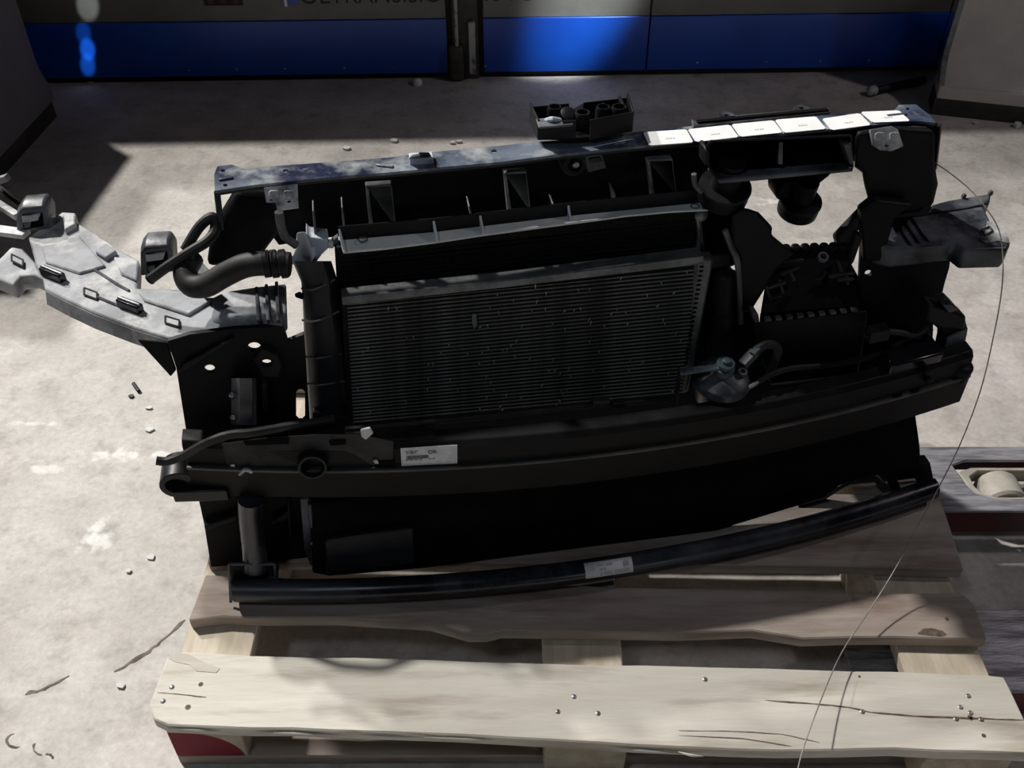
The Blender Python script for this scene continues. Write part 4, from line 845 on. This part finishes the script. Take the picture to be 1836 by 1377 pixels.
# label on the tube
rows = []
for k in range(5):
    a_ = math.radians(92 - 80 * k / 4); rows.append([])
    for j in range(7):
        u = .104 + .074 * j / 6; rows[-1].append(Q(u, lo_d(u) - .0182 * math.cos(a_), .171 + .0182 * math.sin(a_)))
mb = MB(); mb.add([p for r_ in rows for p in r_], [(i * 7 + j, i * 7 + j + 1, (i + 1) * 7 + j + 1, (i + 1) * 7 + j) for i in range(4) for j in range(6)])
l2 = mb.build('tube_label', mat('white_label_print', (.72, .72, .76), (.66, .66, .7), 30, rough=.5), lt_); lab(l2, 'small white printed label')
sd = l2.modifiers.new('t', 'SOLIDIFY'); sd.thickness = .0006
for fx, fy, wd, ht in ((.1, .2, .1, .3), (.82, .22, .1, .28), (.26, .2, .14, .1), (.44, .2, .14, .1), (.3, .45, .06, .12), (.38, .45, .06, .12), (.3, .72, .05, .14), (.38, .7, .18, .16), (.6, .7, .16, .12), (.78, .68, .14, .16)):
    c_ = []
    for dx, dy in ((0, 0), (wd, 0), (wd, ht), (0, ht)):
        j, k = (fx + dx) * 6, (fy + dy) * 4; j0, k0 = min(5, int(j)), min(3, int(k)); tj, tk = j - j0, k - k0
        c_.append(rows[k0][j0].lerp(rows[k0][j0 + 1], tj).lerp(rows[k0 + 1][j0].lerp(rows[k0 + 1][j0 + 1], tj), tk) + Vector((0, -.0012, .0006)))
    MB().prism(c_, (0, .0005, 0)).build('print_mark', INK2, l2, smooth=0)

# --- lower black shroud behind the tube
front('lower_shroud', [(800, 880), (1100, 840), (1400, 780), (1620, 735), (1642, 742), (1650, 800), (1652, 838), (1620, 846), (1580, 852), (1540, 858), (1505, 872), (1480, 892), (1430, 908), (1280, 962), (900, 1006), (760, 1024), (590, 1034), (560, 1028), (560, 900)], .032, .012, SHROUD, bevel=.003, kk=.32)
bx2 = MB().loft([[V(x, y, d) for x, y, d in pts] for pts in (((582, 968, .045), (742, 945, .045), (730, 932, .08), (590, 952, .08)), ((585, 1030, .03), (745, 1012, .03), (745, 1012, .08), (585, 1030, .08)))]).build('crash_sensor_box', BOXM, car, .004); lab(bx2, 'black box at the lower left')
front('white_pad', [(566, 900), (590, 896), (592, 908), (578, 911), (564, 910)], .06, .008, SCRAP, bevel=.002)
for x in (622, 656, 690): front('shroud_slot', [(x, 905), (x + 4, 905), (x + 5, 918), (x, 920)], .062, .012, BLK2)
front('shroud_arch', [(1505, 872), (1530, 858), (1560, 852), (1575, 856), (1590, 872), (1600, 880), (1596, 886), (1575, 872), (1560, 858), (1535, 862), (1508, 878), (1480, 896), (1430, 910), (1428, 905), (1470, 890)], .058, .014, DUST2, bevel=.001)
front('corner_foot', [(1588, 828), (1602, 838), (1620, 890), (1615, 898), (1600, 880)], .05, .02, BLK)
front('corner_foot', [(1608, 846), (1640, 832), (1668, 830), (1676, 868), (1650, 872), (1640, 858), (1612, 862)], .06, .02, BLK)
for p, q in (((1427, 790), (1474, 846)), ((1473, 825), (1482, 845))): bar('chrome_strip', W(*p, .07), W(*q, .066), .008 if p[0] < 1450 else .004, .004, ZINC if False else DUST2, up=DY)
front('shroud_edge', [(1560, 772), (1590, 765), (1596, 769), (1565, 777)], .068, .01, DUST2); front('shroud_edge', [(1328, 850), (1334, 848), (1350, 858), (1345, 860)], .068, .006, DUST2)
front('right_lower_panel', [(1610, 742), (1640, 738), (1650, 800), (1652, 834), (1622, 840), (1604, 790)], .085, .03, BLK, bevel=.004)

# ------------------------------------------------------------------ thin tie wire
wp = [V(1676, 292, .28), V(1700, 308, .26), V(1735, 336, .24), V(1764, 368, .21), V(1790, 410, .18), V(1798, 460, .15), V(1796, 520, .12), V(1782, 600, .10), V(1758, 700, .08), V(1720, 800, .06)]
wp = [p for p in wp]
toW = lambda p: EMPTY_LOC + Matrix.Rotation(YAW, 3, 'Z') @ p
wpw = [toW(p) for p in wp] + [G(1672, 895, .26), G(1605, 1020, .20), G(1555, 1100, .175), G(1508, 1172, .17), G(1470, 1260, .18), G(1438, 1350, .20), G(1422, 1420, .22)]
tag(MB().tube(wpw, .0009, 6, 5).build('tie_wire', WIRE, smooth=60), 'long thin pale wire hanging from the front end over the right of the pallet', 'wire')
